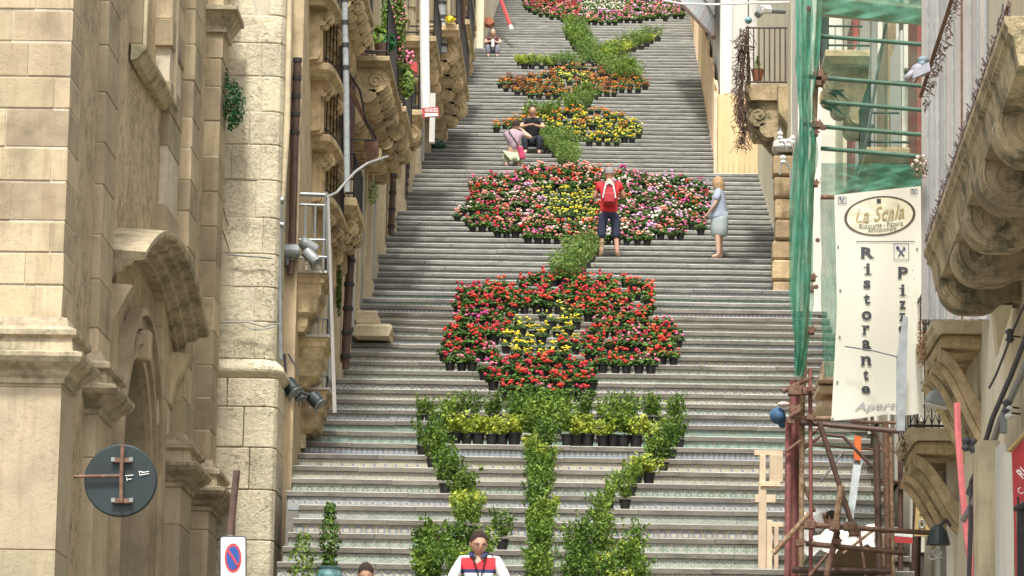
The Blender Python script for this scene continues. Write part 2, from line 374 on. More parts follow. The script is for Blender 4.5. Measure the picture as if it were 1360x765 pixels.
# the first rising steps are below the picture; tile 0 pattern belongs to the row at y ~ 764
def rowy(i): return px((0.3, NY[i], ZS[i]+.1))[1]
i764 = min(range(NST), key=lambda i: abs(rowy(i)-763))
vis0 = i764-1
for i in range(NST):
    Y, za, zb = NY[i], ZS[i], ZS[i+1]; d = NY[i+1]-Y
    XL = -4.08 if Y < 50.9 else -4.31 if Y < 52.4 else -4.75
    b = MB(); b.box(XL, XR, Y, Y+d+.02, (0 if Y < 52 else za-.25), zb-NOS); st = b.build('step', MAT['cement'], stairs); st.location = (0,0,0)
    up = Y > 66
    nm = MAT['nosing_up'] if up else MAT['nosing']
    mt = (UP[(i*7)%4] if Y > 69 else TM[(i-i764)%len(TM)] if i >= i764 else TM[(i*5)%len(TM)])
    # tiles
    th = zb-NOS-.003
    single = vis0 <= i < vis0+6
    loc = wloc(st)
    if single:
        v, f, uv = tile_geo(0, 0, th-za-.004, 0, 1); me = tile_mesh('tile', v, f, uv, mt)
        x0 = XL
        n = min(50, int((XR-XL)/TW))
        for k in range(n): link('tile', me, st, Vector((XL+.01+k*TW, Y, za+.004))-loc)
    else:
        v, f, uv = tile_geo(Y, za+.004, th, XL+.02, int((XR-XL)/TW)-1)
        v = [tuple(Vector(p)-loc) for p in v]
        t = link('tile', tile_mesh('tile_row', v, f, uv, mt), st); t['kind'] = 'stuff'
    # nosing slabs: arris paler by wear and painted sun highlight, dark face, overhanging the riser
    def slab(bm_, xa, xb, dz=0.):
        y0 = Y-.04+random.uniform(-.004,.004); c = .011 if not up else .016
        zt = zb+dz; pr = [(y0, zt-NOS), (y0, zt-c), (y0+c, zt), (Y+d-.03, zt), (Y+d-.03, zt-NOS)]
        bm_.mi = 0; k = len(pr)
        n = len(bm_.v); bm_.v += [(xa, y, z) for y, z in pr]+[(xb, y, z) for y, z in pr]
        for q in range(k):
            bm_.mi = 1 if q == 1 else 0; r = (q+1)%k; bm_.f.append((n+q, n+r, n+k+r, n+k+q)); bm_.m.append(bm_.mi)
        bm_.f += [tuple(n+q for q in range(k)), tuple(n+k+q for q in range(k))[::-1]]; bm_.m += [0, 0]
    cuts = [XL]; 
    while cuts[-1] < XR-1.6: cuts.append(cuts[-1]+random.uniform(1.0, 1.8))
    cuts.append(XR)
    if 22 <= i and Y < 66:
        for a, c in zip(cuts, cuts[1:]):
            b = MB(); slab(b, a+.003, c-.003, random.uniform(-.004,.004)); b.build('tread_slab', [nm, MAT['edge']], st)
    else:
        b = MB()
        for a, c in zip(cuts, cuts[1:]): slab(b, a+.003, c-.003, random.uniform(-.004,.004))
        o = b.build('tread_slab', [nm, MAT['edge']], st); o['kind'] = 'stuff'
def tread(i): return ZS[i+1]
def step_at(x, y):
    i = min(range(NST-1), key=lambda k: abs(px((P(x, y, NY[k]).x, NY[k], tread(k)))[1]-y)); q = P(x, y, NY[i]+.08); return i, Vector((q.x, NY[i]+.08, tread(i)))
# ================================================================== church facade (left, nearest)
def yon(xpix, yp, X0, b=0.):            # depth on the vertical plane X = X0 + b*Y seen at pixel column
    return onX(xpix, yp, X0, b).y
PA, PB = -6.23, .0192                    # pilaster plane X = PA + PB*Y
def XP(Y): return PA+PB*Y
church = thing('church', 'weathered sandstone church facade with pilasters and a hooded side portal at the left edge', 'church', (-6.5, 44, 0))
ZT = 20.0
def colpt(xpix, off=0., yp=400):
    return onX(xpix, yp, PA+off, PB)
WALL = -.22
YA = colpt(83).y; YA2 = colpt(99).y; YB = colpt(132).y; YB2 = colpt(150).y; YC = colpt(248).y; YC2 = colpt(260).y; YD = colpt(285).y; YD2 = colpt(294).y
YE = 51.3
print('church', YA, YA2, YB, YB2, YC, YC2, YD, YD2)
def rows_from(z0, z1, h, jit=.06):
    z = z0; out = []
    while z < z1-.15:
        hh = h*random.uniform(1-jit*2, 1+jit*2); out.append((z, min(z1, z+hh))); z += hh
    return out
def pilaster(ya, yb, z0, z1, proj, x_far=None, mat=None, h=.36, jag=False):
    cb = MB(); cb.box((x_far if x_far is not None else XP(ya)+WALL-.1)+.01, XP(ya)+proj-.012, ya+.013, yb-.013, z0, z1); cb.build('mortar_core', MAT['mortar'], church)
    _pil(ya, yb, z0, z1, proj, x_far, mat, h, jag)
def _pil(ya, yb, z0, z1, proj, x_far=None, mat=None, h=.36, jag=False):
    """blocks of a pilaster; front plane at XP, reaching back to the wall plane (or x_far)"""
    for k, (a, b) in enumerate(rows_from(z0, z1, h)):
        e = random.uniform(-.015, .015)+(random.choice((-.06, .05)) if jag and random.random() < .5 else 0)
        xf = x_far if x_far is not None else XP(ya)+WALL-.1
        if x_far is not None:
            cuts = [xf]; 
            while cuts[-1] < XP(ya)-.75: cuts.append(cuts[-1]+random.uniform(.45,.75))
            cuts.append(XP(ya)+proj+e*.3)
            for c, d in zip(cuts, cuts[1:]):
                block('stone_block', c+.005, d-.004, ya+random.uniform(-.008,.008), yb, a+.004, b-.004, mat or MAT['church'], church, .014, .006)
        else: block('stone_block', xf, XP(ya)+proj+e*.3, ya+random.uniform(-.006,.006)-(e if jag else 0), yb+(e if jag else 0), a+.004, b-.004, mat or MAT['church'], church, .014, .006)
zc = 5.28+EYE      # level of the pedestal cornice (underside)
# upper pilasters
ztop = 13.6
pilaster(YA, YA2, zc+.5, ztop, 0, x_far=-7.6, h=.37)
pilaster(YB, YB2, zc+.3, ztop, 0, h=.52)
pilaster(YC, YC2, zc+.5, 14.8, 0, h=.45); 
pilaster(YD, YD2, zc+.5, 15.4, 0, h=.45)
pilaster(colpt(229).y, YC-.02, zc+.5, 14.6, -.12, h=.4, jag=True)
# walls between
def wallseg(y0, y1, z0, z1, mat, off=WALL, th=.5, name='wall'):
    b = MB(); b.prism([(XP(y0)+off, y0, z0), (XP(y1)+off, y1, z0), (XP(y1)+off-th, y1, z0), (XP(y0)+off-th, y0, z0)], (0,0,z1-z0)); return b.build(name, mat, church)
wallseg(YA+.1, YB+.05, 0, ztop, MAT['rubble'], -.1, .9)
YP0, YP1 = 41.6, 47.2; YPC = 44.4
# wall round the portal recess and window
WZ0, WZ1 = 9.9+EYE, 14.5; WY0, WY1 = 43.3, 46.3
DOORH, DW = 6.35+EYE, 1.45
wallseg(YB+.06, WY0, DOORH+.3, 15, MAT['rubble']); wallseg(WY1, YC, DOORH+.3, 15, MAT['rubble']); wallseg(WY0, WY1, DOORH+.3, WZ0, MAT['rubble'])
wallseg(YC, YD+.02, 0, 15.5, MAT['rubble']); wallseg(YD, YE+.1, 0, 15.5, MAT['rubble'])
wallseg(YB+.06, YPC-DW, 0, DOORH+.3, MAT['churchp']); wallseg(YPC+DW, YC, 0, DOORH+.3, MAT['churchp'])
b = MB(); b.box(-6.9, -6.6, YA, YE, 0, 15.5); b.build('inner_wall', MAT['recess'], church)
# arched head of the door recess
b = MB(); n = 14; za = DOORH-DW
pts = [(YPC+DW*math.cos(t), za+DW*math.sin(t)) for t in [math.pi*k/n for k in range(n+1)]]
for (ya_, z_), (yb_, zb_) in zip(pts, pts[1:]):
    x1, x0 = XP(YPC)+WALL, XP(YPC)+WALL-.5
    b.prism([(x1, ya_, z_), (x1, yb_, zb_), (x1, yb_, DOORH+.31), (x1, ya_, DOORH+.31)], (x0-x1, 0, 0))
b.build('door_arch', MAT['churchp'], church)
# archivolt rings, concentric, each stepped forward
for k, (r0, r1, pr) in enumerate(((DW+.02, DW+.18, .07), (DW+.18, DW+.3, .12), (DW+.36, DW+.52, .1), (DW+.52, DW+.6, .16))):
    b = MB(); n = 20
    for q in range(n):
        t0, t1 = math.pi*q/n, math.pi*(q+1)/n; x = XP(YPC)+WALL
        c = [(x, YPC+r*math.cos(t), za+r*math.sin(t)) for r, t in ((r0,t0),(r1,t0),(r1,t1),(r0,t1))]
        b.prism(c, (pr,0,0))
    for s_ in (-1, 1):
        y0, y1 = sorted((YPC+s_*r0, YPC+s_*r1)); b.box(XP(YPC)+WALL, XP(YPC)+WALL+pr, y0, y1, 0, za)
    b.build('archivolt', MAT['church'], church, smooth=False)
b = MB(); b.prism([(XP(YPC)+WALL, YPC-.09, DOORH-.02), (XP(YPC)+WALL, YPC+.09, DOORH-.02), (XP(YPC)+WALL, YPC+.14, DOORH+.34), (XP(YPC)+WALL, YPC-.14, DOORH+.34)], (.2,0,0)); bevel(b.build('keystone', MAT['church'], church), .03, 2)
# spandrel panels
for s_ in (-1, 1):
    b = MB(); y = YPC+s_*2.15; b.box(XP(y)+WALL, XP(y)+WALL+.1, y-.2, y+.2, 0, 7.0+EYE); b.build('portal_pilaster', MAT['church'], church)
# hood: segmental arch projecting from the wall
hz0, hz1, hw = 7.12+EYE, 7.78+EYE, 2.95
R_ = (hw*hw+(hz1-hz0)**2)/(2*(hz1-hz0)); zcn = hz1-R_; am = math.asin(hw/R_); n = 22
prof = [(.0,-.27),(.14,-.27),(.15,-.215),(.24,-.20),(.26,-.14),(.36,-.125),(.39,-.07),(.50,-.06),(.52,-.02),(.52,.03),(.0,.06)]
b = MB(); vs = []; k = len(prof)
for q in range(n+1):
    t = -am+2*am*q/n
    for o, dz in prof:
        r = R_+dz; y = YPC+r*math.sin(t); vs.append((XP(y)+WALL+o, y, zcn+r*math.cos(t)))
fs = []
for q in range(n):
    for j in range(k-1): fs.append((q*k+j, (q+1)*k+j, (q+1)*k+j+1, q*k+j+1))
fs += [tuple(range(k)), tuple(n*k+j for j in range(k))[::-1]]
b.add(vs, fs); b.build('portal_hood', MAT['mould'], church)
b = MB(); vs = []
for s_ in (-1, 1):
    y = YPC+s_*(hw-.3); b = MB()
    b.prism([(XP(y)+WALL, y-.14, hz0-1.0), (XP(y)+WALL+.1, y-.14, hz0-.95), (XP(y)+WALL+.16, y-.14, hz0-.7), (XP(y)+WALL+.36, y-.14, hz0-.32), (XP(y)+WALL, y-.14, hz0-.3)], (0,.28,0))
    b.build('console', MAT['church'], church)
# upper window: frame, reveal, shutters
b = MB(); x = XP(44.8)+WALL
b.sweep([(x, WY0-.28), (x, WY1+.28)], [(0, WZ0-.2), (-.08, WZ0-.18), (-.14, WZ0-.1), (-.18, WZ0-.06), (-.18, WZ0-.01), (-.0, WZ0)]); b.build('sill', MAT['mould'], church)
for a, c in ((WY0-.22, WY0+.08), (WY1-.08, WY1+.22)):
    b = MB(); b.box(x-.3, x+.12, a, c, WZ0+.002, 15); bevel(b.build('window_frame', MAT['church'], church), .02)
    b = MB(); b.box(x+.02, x+.16, a+.08, c-.08, WZ0+.002, 15); b.build('window_frame_moulding', MAT['pil'], church)
b = MB(); b.box(x-.34, x-.28, WY0, WY1, WZ0, 15); b.build('shutter', MAT['ochre'], church)
# pedestals (plain large stones)
for ya, yb, nm, xf in ((YA-.05, YA2+.1, 'a', -7.6), (YB-.12, YB2+.12, 'b', None), (YC-.2, YC2+.15, 'c', None), (YD-.2, YD2+.15, 'd', None)):
    zt = zc; x1 = XP(ya)+.03
    for k, (a, c) in enumerate(rows_from(0, zt, 1.5, .1)):
        block('pedestal_stone', xf if xf else x1-.75, x1, ya, yb, a+.002, c-.002, MAT['churchp'], church, .008, .003)
    # cornice of the pedestal, mitred round the corner
    pr = [(0, zt-.16), (-.03, zt-.15), (-.03, zt-.1), (-.07, zt-.07), (-.10, zt-.02), (-.2, zt+.05), (-.23, zt+.1), (-.23, zt+.14), (-.12, zt+.17), (-.1, zt+.3), (-.15, zt+.33), (-.15, zt+.38), (-.06, zt+.43), (-.03, zt+.52), (.04, zt+.53)]
    b = MB(); xa = (xf if xf else x1-.6); b.sweep([(xa, ya), (x1, ya), (x1, yb), (xa, yb)], [(o*1.0, z) for o, z in pr]); b.build('pedestal_cornice', MAT['mould'], church)
    b = MB(); b.box(xa, x1-.01, ya+.01, yb-.01, zt-.01, zt+.53); b.build('pedestal_core', MAT['churchp'], church)
# capital at the head of the last pilaster
b = MB(); x1 = XP(YD); z = 12.0+EYE
b.sweep([(x1-.5, YD), (x1, YD), (x1, YD2), (x1-.5, YD2)], [(0, z-.3), (-.05, z-.28), (-.05, z-.2), (-.16, z-.02), (-.2, z), (-.2, z+.06), (0, z+.1)]); b.build('capital', MAT['mould'], church)

# ================================================================== buttress tower between church and stairs
butt = thing('stone_buttress', 'pale pitted limestone tower of big blocks beside the foot of the staircase', 'tower', (-5, 52, 0))
xa, xb = P(287, 400, 51.4).x-.3, P(369, 350, 51.4).x
def bz(y): return P(330, y, 51.4).z
ys = [-60, -22, 20, 57, 101, 148, 192, 239, 289, 337, 381, 427, 477]
random.seed(5)
def course(z0, z1, x0, x1, y0, y1, cuts):
    cs = [x0]+[x0+(x1-x0)*c for c in cuts]+[x1]
    for k, (a, c) in enumerate(zip(cs, cs[1:])):
        if k == len(cs)-2:      # corner stone, rounded
            r = .14; b = MB(); ch = .01
            pl = [(a+.004, y0), (c-r, y0), (c-r*.3, y0+r*.3), (c, y0+r), (c, y1), (a+.004, y1)]
            b.prism([(px_, py_, z0+.005) for px_, py_ in pl], (0,0,z1-z0-.01)); bevel(b.build('corner_stone', MAT['butt'], butt), .012)
        else: block('stone_block', a+.004, c-.004, y0+random.uniform(-.012,.012), y1, z0+.005, z1-.005, MAT['butt'], butt, .016, .008)
for k in range(len(ys)-1):
    cut = [[.35,.7],[.28,.8],[.45],[.3,.72],[.5,.74],[.25,.6],[.4,.75]][k%7]
    course(bz(ys[k+1]), bz(ys[k]), xa, xb+.0, 51.4, 52.6, cut)
ys2 = [503, 541, 595, 651, 718, 790, 870, 950]
for k in range(len(ys2)-1):
    cut = [[.42],[.62],[.7],[.55],[.66],[.5],[.6]][k]
    course(bz(ys2[k+1]), bz(ys2[k]), xa, xb+.05, 51.32, 52.65, cut)
b = MB(); b.prism([(xa+.01,51.413,0),(xb-.135,51.413,0),(xb-.012,51.54,0),(xb-.012,52.5,0),(xa+.01,52.5,0)], (0,0,bz(-60))); b.build('mortar_core', MAT['mortar'], butt)
zt0, zt1 = bz(503), bz(477); h = zt1-zt0; n = 8
b = MB(); b.sweep([(xa, 51.4), (xb-.12, 51.4), (xb, 51.52), (xb, 52.6)], [(0, zt0)]+[(-.02-.1*math.sin(math.pi*k/n), zt0+h*.9*k/n) for k in range(n+1)]+[(0, zt1)]); b.build('torus_moulding', MAT['butt'], butt, smooth=False)
# rusty hooks/iron rods on it, and pale pipe on its corner
for (x0, y0, x1, y1) in ((290, 255, 303, 300), (290, 288, 305, 334)):
    b = MB(); b.tube([P(x0, y0, 51.3), P(x1, y1, 51.33)], .008, 6); b.ball(P(x0, y0, 51.28), .03, 8, 5); b.build('iron_rod', MAT['rust'], butt)
b = MB(); b.tube([P(303,338,51.3), P(328,340,51.28), P(345,341,51.3), P(362,343,51.3)], .014, 6); o = b.build('wall_cable', MAT['lcable']); tag(o, 'short pale cable across the limestone tower above its moulding course', 'cable'); b = MB()
b.tube([P(275,429,51.25), P(330,428,51.25), P(352,434,51.25), P(362,430,51.3), P(371,431,51.3)], .012, 6)
b.tube([P(322,430,51.24), P(333,437,51.22), P(346,438,51.22), P(366,434,51.3)], .01, 6); o = b.build('wall_cable', MAT['lcable']); tag(o, 'pale cables sagging across the limestone tower face', 'cable')
pp = thing('corner_pipe', 'pale plastic pipe running down the right corner of the limestone tower', 'pipe', P(378, 300, 51.6))
b = MB(); b.tube([P(384,-40,51.7), P(380,170,51.7), P(374,262,51.7)], .055, 10); b.build('pipe', MAT['pil'], pp)
b = MB(); b.tube([P(372,266,51.6), P(371,300,51.6), P(371,345,51.6), P(373,478,51.6)], .03, 8); b.tube([P(366,266,51.6), P(377,266,51.6)], .05, 8); b.tube([P(366,297,51.6), P(377,299,51.6)], .04, 8); b.build('pipe_clamp', MAT['galv'], pp)

# ================================================================== houses up the left side
XL0 = -4.36
def balcony(parent, x_wall, x_out, y0, y1, zs, mat, ncorb=2, drop=.75, th=.18, bow=0., side=1, rail=1.0, railmat=None, cw=.22, cprof=None, nrail=None, slabmat=None):
    """side=+1: projects towards +X. slab, corbels, railing; all children of the house (corbels and bars of the balcony)"""
    sg = 1 if x_out > x_wall else -1; w = abs(x_out-x_wall); yc = (y0+y1)/2; hl = (y1-y0)/2
    if bow:
        n = 12; path = [(x_wall+sg*(w*(1-bow)+w*bow*math.sin(math.pi*k/n))*(min(1, .55+1.6*math.sin(math.pi*k/n))), yc-hl*math.cos(math.pi*k/n)) for k in range(n+1)]
        path = [(x_wall, y0)]+path+[(x_wall, y1)]
    else: path = [(x_wall, y0), (x_out, y0), (x_out, y1), (x_wall, y1)]
    # slab
    o_ = 1 if sg > 0 else -1
    pr = [(.10, zs-th), (.07, zs-th*.75), (.02, zs-th*.55), (0, zs-th*.5), (0, zs-.02), (.01, zs)]
    b = MB()
    if bow:
        rings = []
        for o, z in pr: rings.append([(x_wall+(x-x_wall)*(1-o*1.0/w*(1 if x != x_wall else 0)), yc+(y-yc)*(1-o/hl), z) for x, y in path])
    else: rings = [[(x_wall, y0+o, z), (x_out-sg*o, y0+o, z), (x_out-sg*o, y1-o, z), (x_wall, y1-o, z)] for o, z in pr]
    m_ = len(path); vs = [p for r in rings for p in r]; fs = []
    for i in range(len(rings)-1):
        for j in range(m_): j2 = (j+1)%m_; fs.append((i*m_+j, i*m_+j2, (i+1)*m_+j2, (i+1)*m_+j))
    fs += [tuple(range(m_))[::-1], tuple((len(rings)-1)*m_+j for j in range(m_))]
    b.add(vs, fs); slab = b.build('balcony', slabmat or mat, parent)
    # scrolled corbels
    for k in range(ncorb):
        yk = y0+(k+.5)*(y1-y0)/ncorb; lw = w*(.96 if not bow else .6+.36*math.sin(math.pi*(k+.5)/ncorb))
        corbel(x_wall, x_wall+sg*lw, yk-cw/2, yk+cw/2, zs-th-.001, drop, mat, slab)
    if rail:
        b = MB(); rm = railmat or MAT['iron']; zt = zs+rail
        segs = [(Vector((*a, 0)), Vector((*c, 0))) for a, c in zip(path, path[1:])]
        for a, c in segs:
            ins = Vector((-sg*.05, 0, 0)); a = a+ins*(0 if abs(a.x-x_wall) < .01 else 1); c = c+ins*(0 if abs(c.x-x_wall) < .01 else 1)
            L = (c-a).length; m2 = max(1, int(L/.2))
            for q in range(m2+1):
                p = a+(c-a)*q/m2; b.box(p.x-.007, p.x+.007, p.y-.007, p.y+.007, zs, zt)
            for zz in (zs+.07, zt): b.tube([a+Vector((0,0,zz)), c+Vector((0,0,zz))], .018, 4)
        b.build('railing', rm, slab)
    return slab
def corbel(xw, xo, y0, y1, zt, drop, mat, parent, ribs=2, name='corbel'):
    """double scroll bracket, profile in the X-Z plane"""
    w = xo-xw; sg = 1 if w > 0 else -1; w = abs(w); pts = []
    def arc(cx, cz, r, a0, a1, n=7):
        for k in range(n+1):
            a = math.radians(a0+(a1-a0)*k/n); pts.append((cx+r*math.cos(a), cz+r*math.sin(a)))
    pts.append((0, 0)); pts.append((w*.97, 0))
    r1 = min(w*.26, drop*.24); arc(w-r1, -r1*1.05, r1, 60, -130)
    r2 = r1*.85; arc(w*.56, -r1*2.0-r2*.2, r2*.9, 30, -120)
    r3 = r1*.8; arc(w*.28, -drop+r3, r3, 10, -110, 6)
    pts.append((0, -drop*1.02))
    b = MB(); f3 = lambda y, s=1.: [(xw+sg*(p[0]), y, zt+p[1]) for p in pts]
    b.prism(f3(y0), (0, y1-y0, 0))
    # raised centre rib
    ym = (y0+y1)/2; q = (y1-y0)*.18
    p2 = [(p[0]+(.035 if 0 < i and p[0] > 0 else 0), p[1]-(.03 if p[1] < -.02 else 0)) for i, p in enumerate(pts)]
    b.prism([(xw+sg*p[0], ym-q, zt+p[1]) for p in p2], (0, 2*q, 0))
    # spiral eye on both cheeks
    for yy, s_ in ((y0, -1), (y1, 1)):
        pl = []
        for k in range(15):
            a = k*.75; r = r1*(.75-.045*k); pl.append((xw+sg*(w-r1+r*math.cos(a)), yy+s_*.004, zt-r1*1.05+r*math.sin(a)))
        b.tube(pl, .014+r1*.03, 4)
    return b.build(name, mat, parent)
def house(name, label, y0, y1, h, mat, xw=XL0, depth=4., side=-1):
    t = thing(name, label, 'house', (xw+side*.5, (y0+y1)/2, 0))
    b = MB(); b.box(min(xw, xw+side*depth), max(xw, xw+side*depth), y0, y1, -.5, h); b.build('wall', mat, t); return t
def opening(parent, y0, y1, z0, z1, xw=XL0, sg=1, frame='pil', leaf='door', fw=.16, fp=.07):
    f = MB()
    for a, c in ((y0-fw, y0), (y1, y1+fw)): f.box(*sorted((xw, xw+sg*fp)), a, c, z0, z1)
    f.box(*sorted((xw, xw+sg*(fp+.02))), y0-fw-.04, y1+fw+.04, z1, z1+fw)
    fr = f.build('window_frame' if leaf != 'door' else 'door_frame', MAT[frame], parent)
    g = MB(); g.box(*sorted((xw, xw+sg*.012)), y0, y1, z0, z1); ym = (y0+y1)/2
    l = MB()
    for a, c in ((y0+.03, ym-.01), (ym+.01, y1-.03)):
        l.box(*sorted((xw+sg*.012, xw+sg*.035)), a, c, z0+.03, z1-.04)
    g.build('recess', MAT['dark'], fr); l.build('leaf', MAT[leaf], fr)
h1 = house('house', 'first ochre stone house up the stairs with bowed baroque balconies stacked on it', 52.6, 60.0, 17, MAT['face'])
h2 = house('house', 'second stone house with the long corbelled balcony full of plants', 60.0, 70.0, 19, MAT['face'])
h3 = house('house', 'third narrow stone house with grey door frames further up the stairs', 70.0, 81.0, 22, MAT['face2'])
h4 = house('house', 'fourth house on the left with the dark corbelled balcony near the top', 81.0, 97.0, 26, MAT['face'], xw=-4.25)
h5 = house('house', 'last low reaching house before the pale projecting wall at top left', 97.0, 108.7, 29, MAT['face2'], xw=-4.1)
h6 = house('house', 'pale yellow projecting house behind the seated elderly person at top left', 108.7, 150.0, 41, MAT['cream'], xw=P(642, 40, 108.7).x)
zst = lambda Y: Z0+SLOPE*Y
# pilaster strips and doorways
random.seed(11)
for t, xw, lst in ((h1, XL0, (56.6, 59.4)), (h2, XL0, (61.8, 64.4, 67.2, 69.3)), (h3, XL0, (71.5, 74.2, 77.0, 79.8)), (h4, -4.25, (82.5, 86, 89.5, 93, 96)), (h5, -4.1, (98.5, 102, 105.5, 108))):
    for Y in lst:
        b = MB(); pj = random.uniform(.07,.16); w = random.uniform(.3,.5); b.box(xw, xw+pj, Y, Y+w, zst(Y)-.5, zst(Y)+4.3); b.box(xw, xw+pj+.04, Y-.05, Y+w+.05, zst(Y)-.5, zst(Y)+.45)
        b.box(xw, xw+pj+.04, Y-.04, Y+w+.04, zst(Y)+4.3, zst(Y)+4.5)
        b.build('pilaster', MAT['pil'], t)
for t, xw, lst, lf in ((h1, XL0, (54.2, 57.6), 'door'), (h2, XL0, (62.7, 65.4, 68.1), 'door'), (h3, XL0, (72.4, 75.1, 78), 'shutter'), (h4, -4.25, (83.6, 87.2, 91), 'door'), (h5, -4.1, (99.6, 103.2), 'shutter')):
    for Y in lst: opening(t, Y, Y+1.1, zst(Y)+.2, zst(Y)+3.0, xw, leaf=lf, frame=random.choice(('pil','greyrender')))
    for Y in lst: opening(t, Y, Y+1.0, zst(Y)+6.2, zst(Y)+8.4, xw, leaf='shutter', frame='pil')
# stack of bowed balconies
for k, (yp, D0) in enumerate(((-14, 53.3), (82, 53.9), (177, 54.5), (258, 55.1))):
    p = P(405, yp, D0); xo = P(457, yp+12, D0+1.6).x
    balcony(h1, XL0, xo, D0, D0+3.4, p.z, MAT['corb'], 3, .74, .2, bow=.35, rail=.8, cw=.34)
# three square slab brackets lower down
def box_bracket(yp, D, xl, xr, hpx, rail, nm='stone_ledge'):
    a, c = P(xl, yp, D), P(xr, yp, D); s = 1/ (P(xr, yp, D)-P(xr, yp+1, D)).z
    h = hpx/s; x0 = XL0-.3; x1 = c.x
    b = MB(); prof = [(0, 0), (0, -.05), (.03, -.07), (.04, -.13), (.08, -.16), (.08, -.3), (.12, -.36), (.15, -.55), (.26, -.62), (.27, -h*.9), (.32, -h)]
    m_ = 4; vs = []; fs = []
    for o, dz in prof: vs += [(x0, D+o*.5, a.z+dz), (x1-o*1.0, D+o*.5, a.z+dz), (x1-o*1.0, D+1.1-o*.8, a.z+dz), (x0, D+1.1-o*.8, a.z+dz)]
    for i in range(len(prof)-1):
        for j in range(4): j2 = (j+1)%4; fs.append((i*4+j, i*4+j2, (i+1)*4+j2, (i+1)*4+j))
    fs += [(0,1,2,3), tuple((len(prof)-1)*4+j for j in range(4))[::-1]]
    b.add(vs, fs); t = b.build('stone_bracket', MAT['corb'], h1)
    b = MB(); b.box(x0, x1+.02, D-.03, D+1.1, a.z, a.z+.035); b.build('slab_edge', MAT['greyrender'], t)
    b = MB(); xs0 = P(xl, yp, D).x
    k = 8
    for q in range(k+1): xx = x1-.02-(x1-.02-xs0)*q/k; b.box(xx-.008, xx+.008, D, D+.016, a.z+.03, a.z+rail)
    b.tube([(xs0, D+.01, a.z+rail), (x1-.02, D+.01, a.z+rail), (x1-.02, D+1.1, a.z+rail)], .016, 5)
    for q in range(7): yy = D+1.1*q/7; b.box(x1-.028, x1-.012, yy, yy+.016, a.z+.03, a.z+rail)
    b.build('railing', MAT['galv'], t)
box_bracket(362, 52.75, 372, 434, 76, .22); box_bracket(447, 53.3, 387, 436, 64, .26); box_bracket(517, 53.9, 387, 436, 58, .2)
# galvanised cage railing over the first slab
cg = thing('cage_railing', 'galvanised metal cage railing with floodlights on the lowest left balcony', 'railing', P(405, 350, 52.7))
for (x0,y0,x1,y1,r,d0,d1) in ((375,257,433,259,.03,52.7,52.7),(375,271,432,273,.02,52.7,52.7),(380,318,432,319,.022,52.7,52.7),(433,257,437,362,.03,52.7,52.7),(436,262,447,545,.0,52.7,52.7),(406,272,405,318,.018,52.7,52.7),(419,271,418,319,.018,52.7,52.7),(394,272,393,318,.018,52.7,52.7),(431,274,429,358,.018,52.7,52.7),(433,257,433,258,.03,52.7,53.9),(420,341,436,342,.02,52.7,52.7)):
    if r: b = MB(); b.tube([P(x0,y0,d0), P(x1,y1,d1)], r, 7); b.build('rail_tube' if r > .02 else 'rail_bar', MAT['galv'], cg)
b = MB(); b.prism([P(434.5,262,52.6), P(437.5,262,52.6), P(447,548,52.6), P(442,548,52.6)], (0,.05,0)); o = b.build('metal_flashing', MAT['sheet']); tag(o, 'pale grey metal strip running down beside the three square stone brackets', 'flashing')
b = MB(); b.tube([P(434,262,52.65), P(447,256,52.7), P(458,243,53), P(472,228,53.5), P(488,217,54), P(515,208,55)], .02, 8); o = b.build('conduit', MAT['lcable']); tag(o, 'thick pale conduit curving up from the cage railing to the rusty bracket', 'conduit')
def floodlight(name, label, x, y, D, L, r, ang, mat, group=None):
    t = thing(name, label, 'floodlight', P(x, y, D), group); c = P(x, y, D); d = Vector((math.cos(ang), -.25, math.sin(ang))).normalized()
    b = MB(); b.tube([c-d*L/2, c-d*L*.42, c+d*L*.25, c+d*L*.5], [r*.82, r, r, r*.9], 14); b.build('housing', mat, t, smooth=False)
    b = MB(); b.tube([c+d*L*.5, c+d*L*.53], [r*1.08, r*1.08], 14); b.build('rim', MAT['galv'], t)
    b = MB(); b.tube([c-Vector((0,0,r)), c-Vector((0,0,r+.1))], .02, 6); b.tube([c-Vector((r*.9,0,0)), c-Vector((r*.9,0,r+.02)), c-Vector((-r*.9,0,r+.02)), c+Vector((r*.9,0,0))], .012, 6); b.build('bracket', MAT['galv'], t)
floodlight('floodlight', 'long silver cylinder floodlight lying left on the cage railing', 382, 333, 52.45, .34, .1, math.pi, MAT['galv'])
floodlight('floodlight', 'silver floodlight tilted up beside the long cylinder lamp on the cage railing', 410, 327, 52.5, .26, .09, 2.6, MAT['galv'])
floodlight('floodlight', 'silver floodlight tilted down below its neighbour on the cage railing', 413, 341, 52.45, .24, .085, -.8, MAT['galv'])
floodlight('floodlight', 'black floodlight nearest the tower corner below the second bracket', 386, 514, 52.6, .22, .11, -.9, MAT['sign_back'])
floodlight('floodlight', 'small black floodlight in the middle of the three', 398, 523, 52.9, .16, .08, -1.2, MAT['black'])
floodlight('floodlight', 'black heart shaped floodlight hanging before the lowest stone bracket', 419, 531, 53.0, .2, .1, -.8, MAT['sign_back'])
b = MB(); b.tube([P(378,470,52.6), P(380,500,52.6), P(376,540,52.7)], .02, 6); b.tube([P(381,512,52.6), P(398,520,52.8), P(420,527,53)], .015, 6); b.tube([P(383,470,52.6), P(394,488,52.6), P(396,498,52.6)], .012, 6); o = b.build('cable', MAT['wire']); tag(o, 'dark cables feeding the three black floodlights', 'cable')
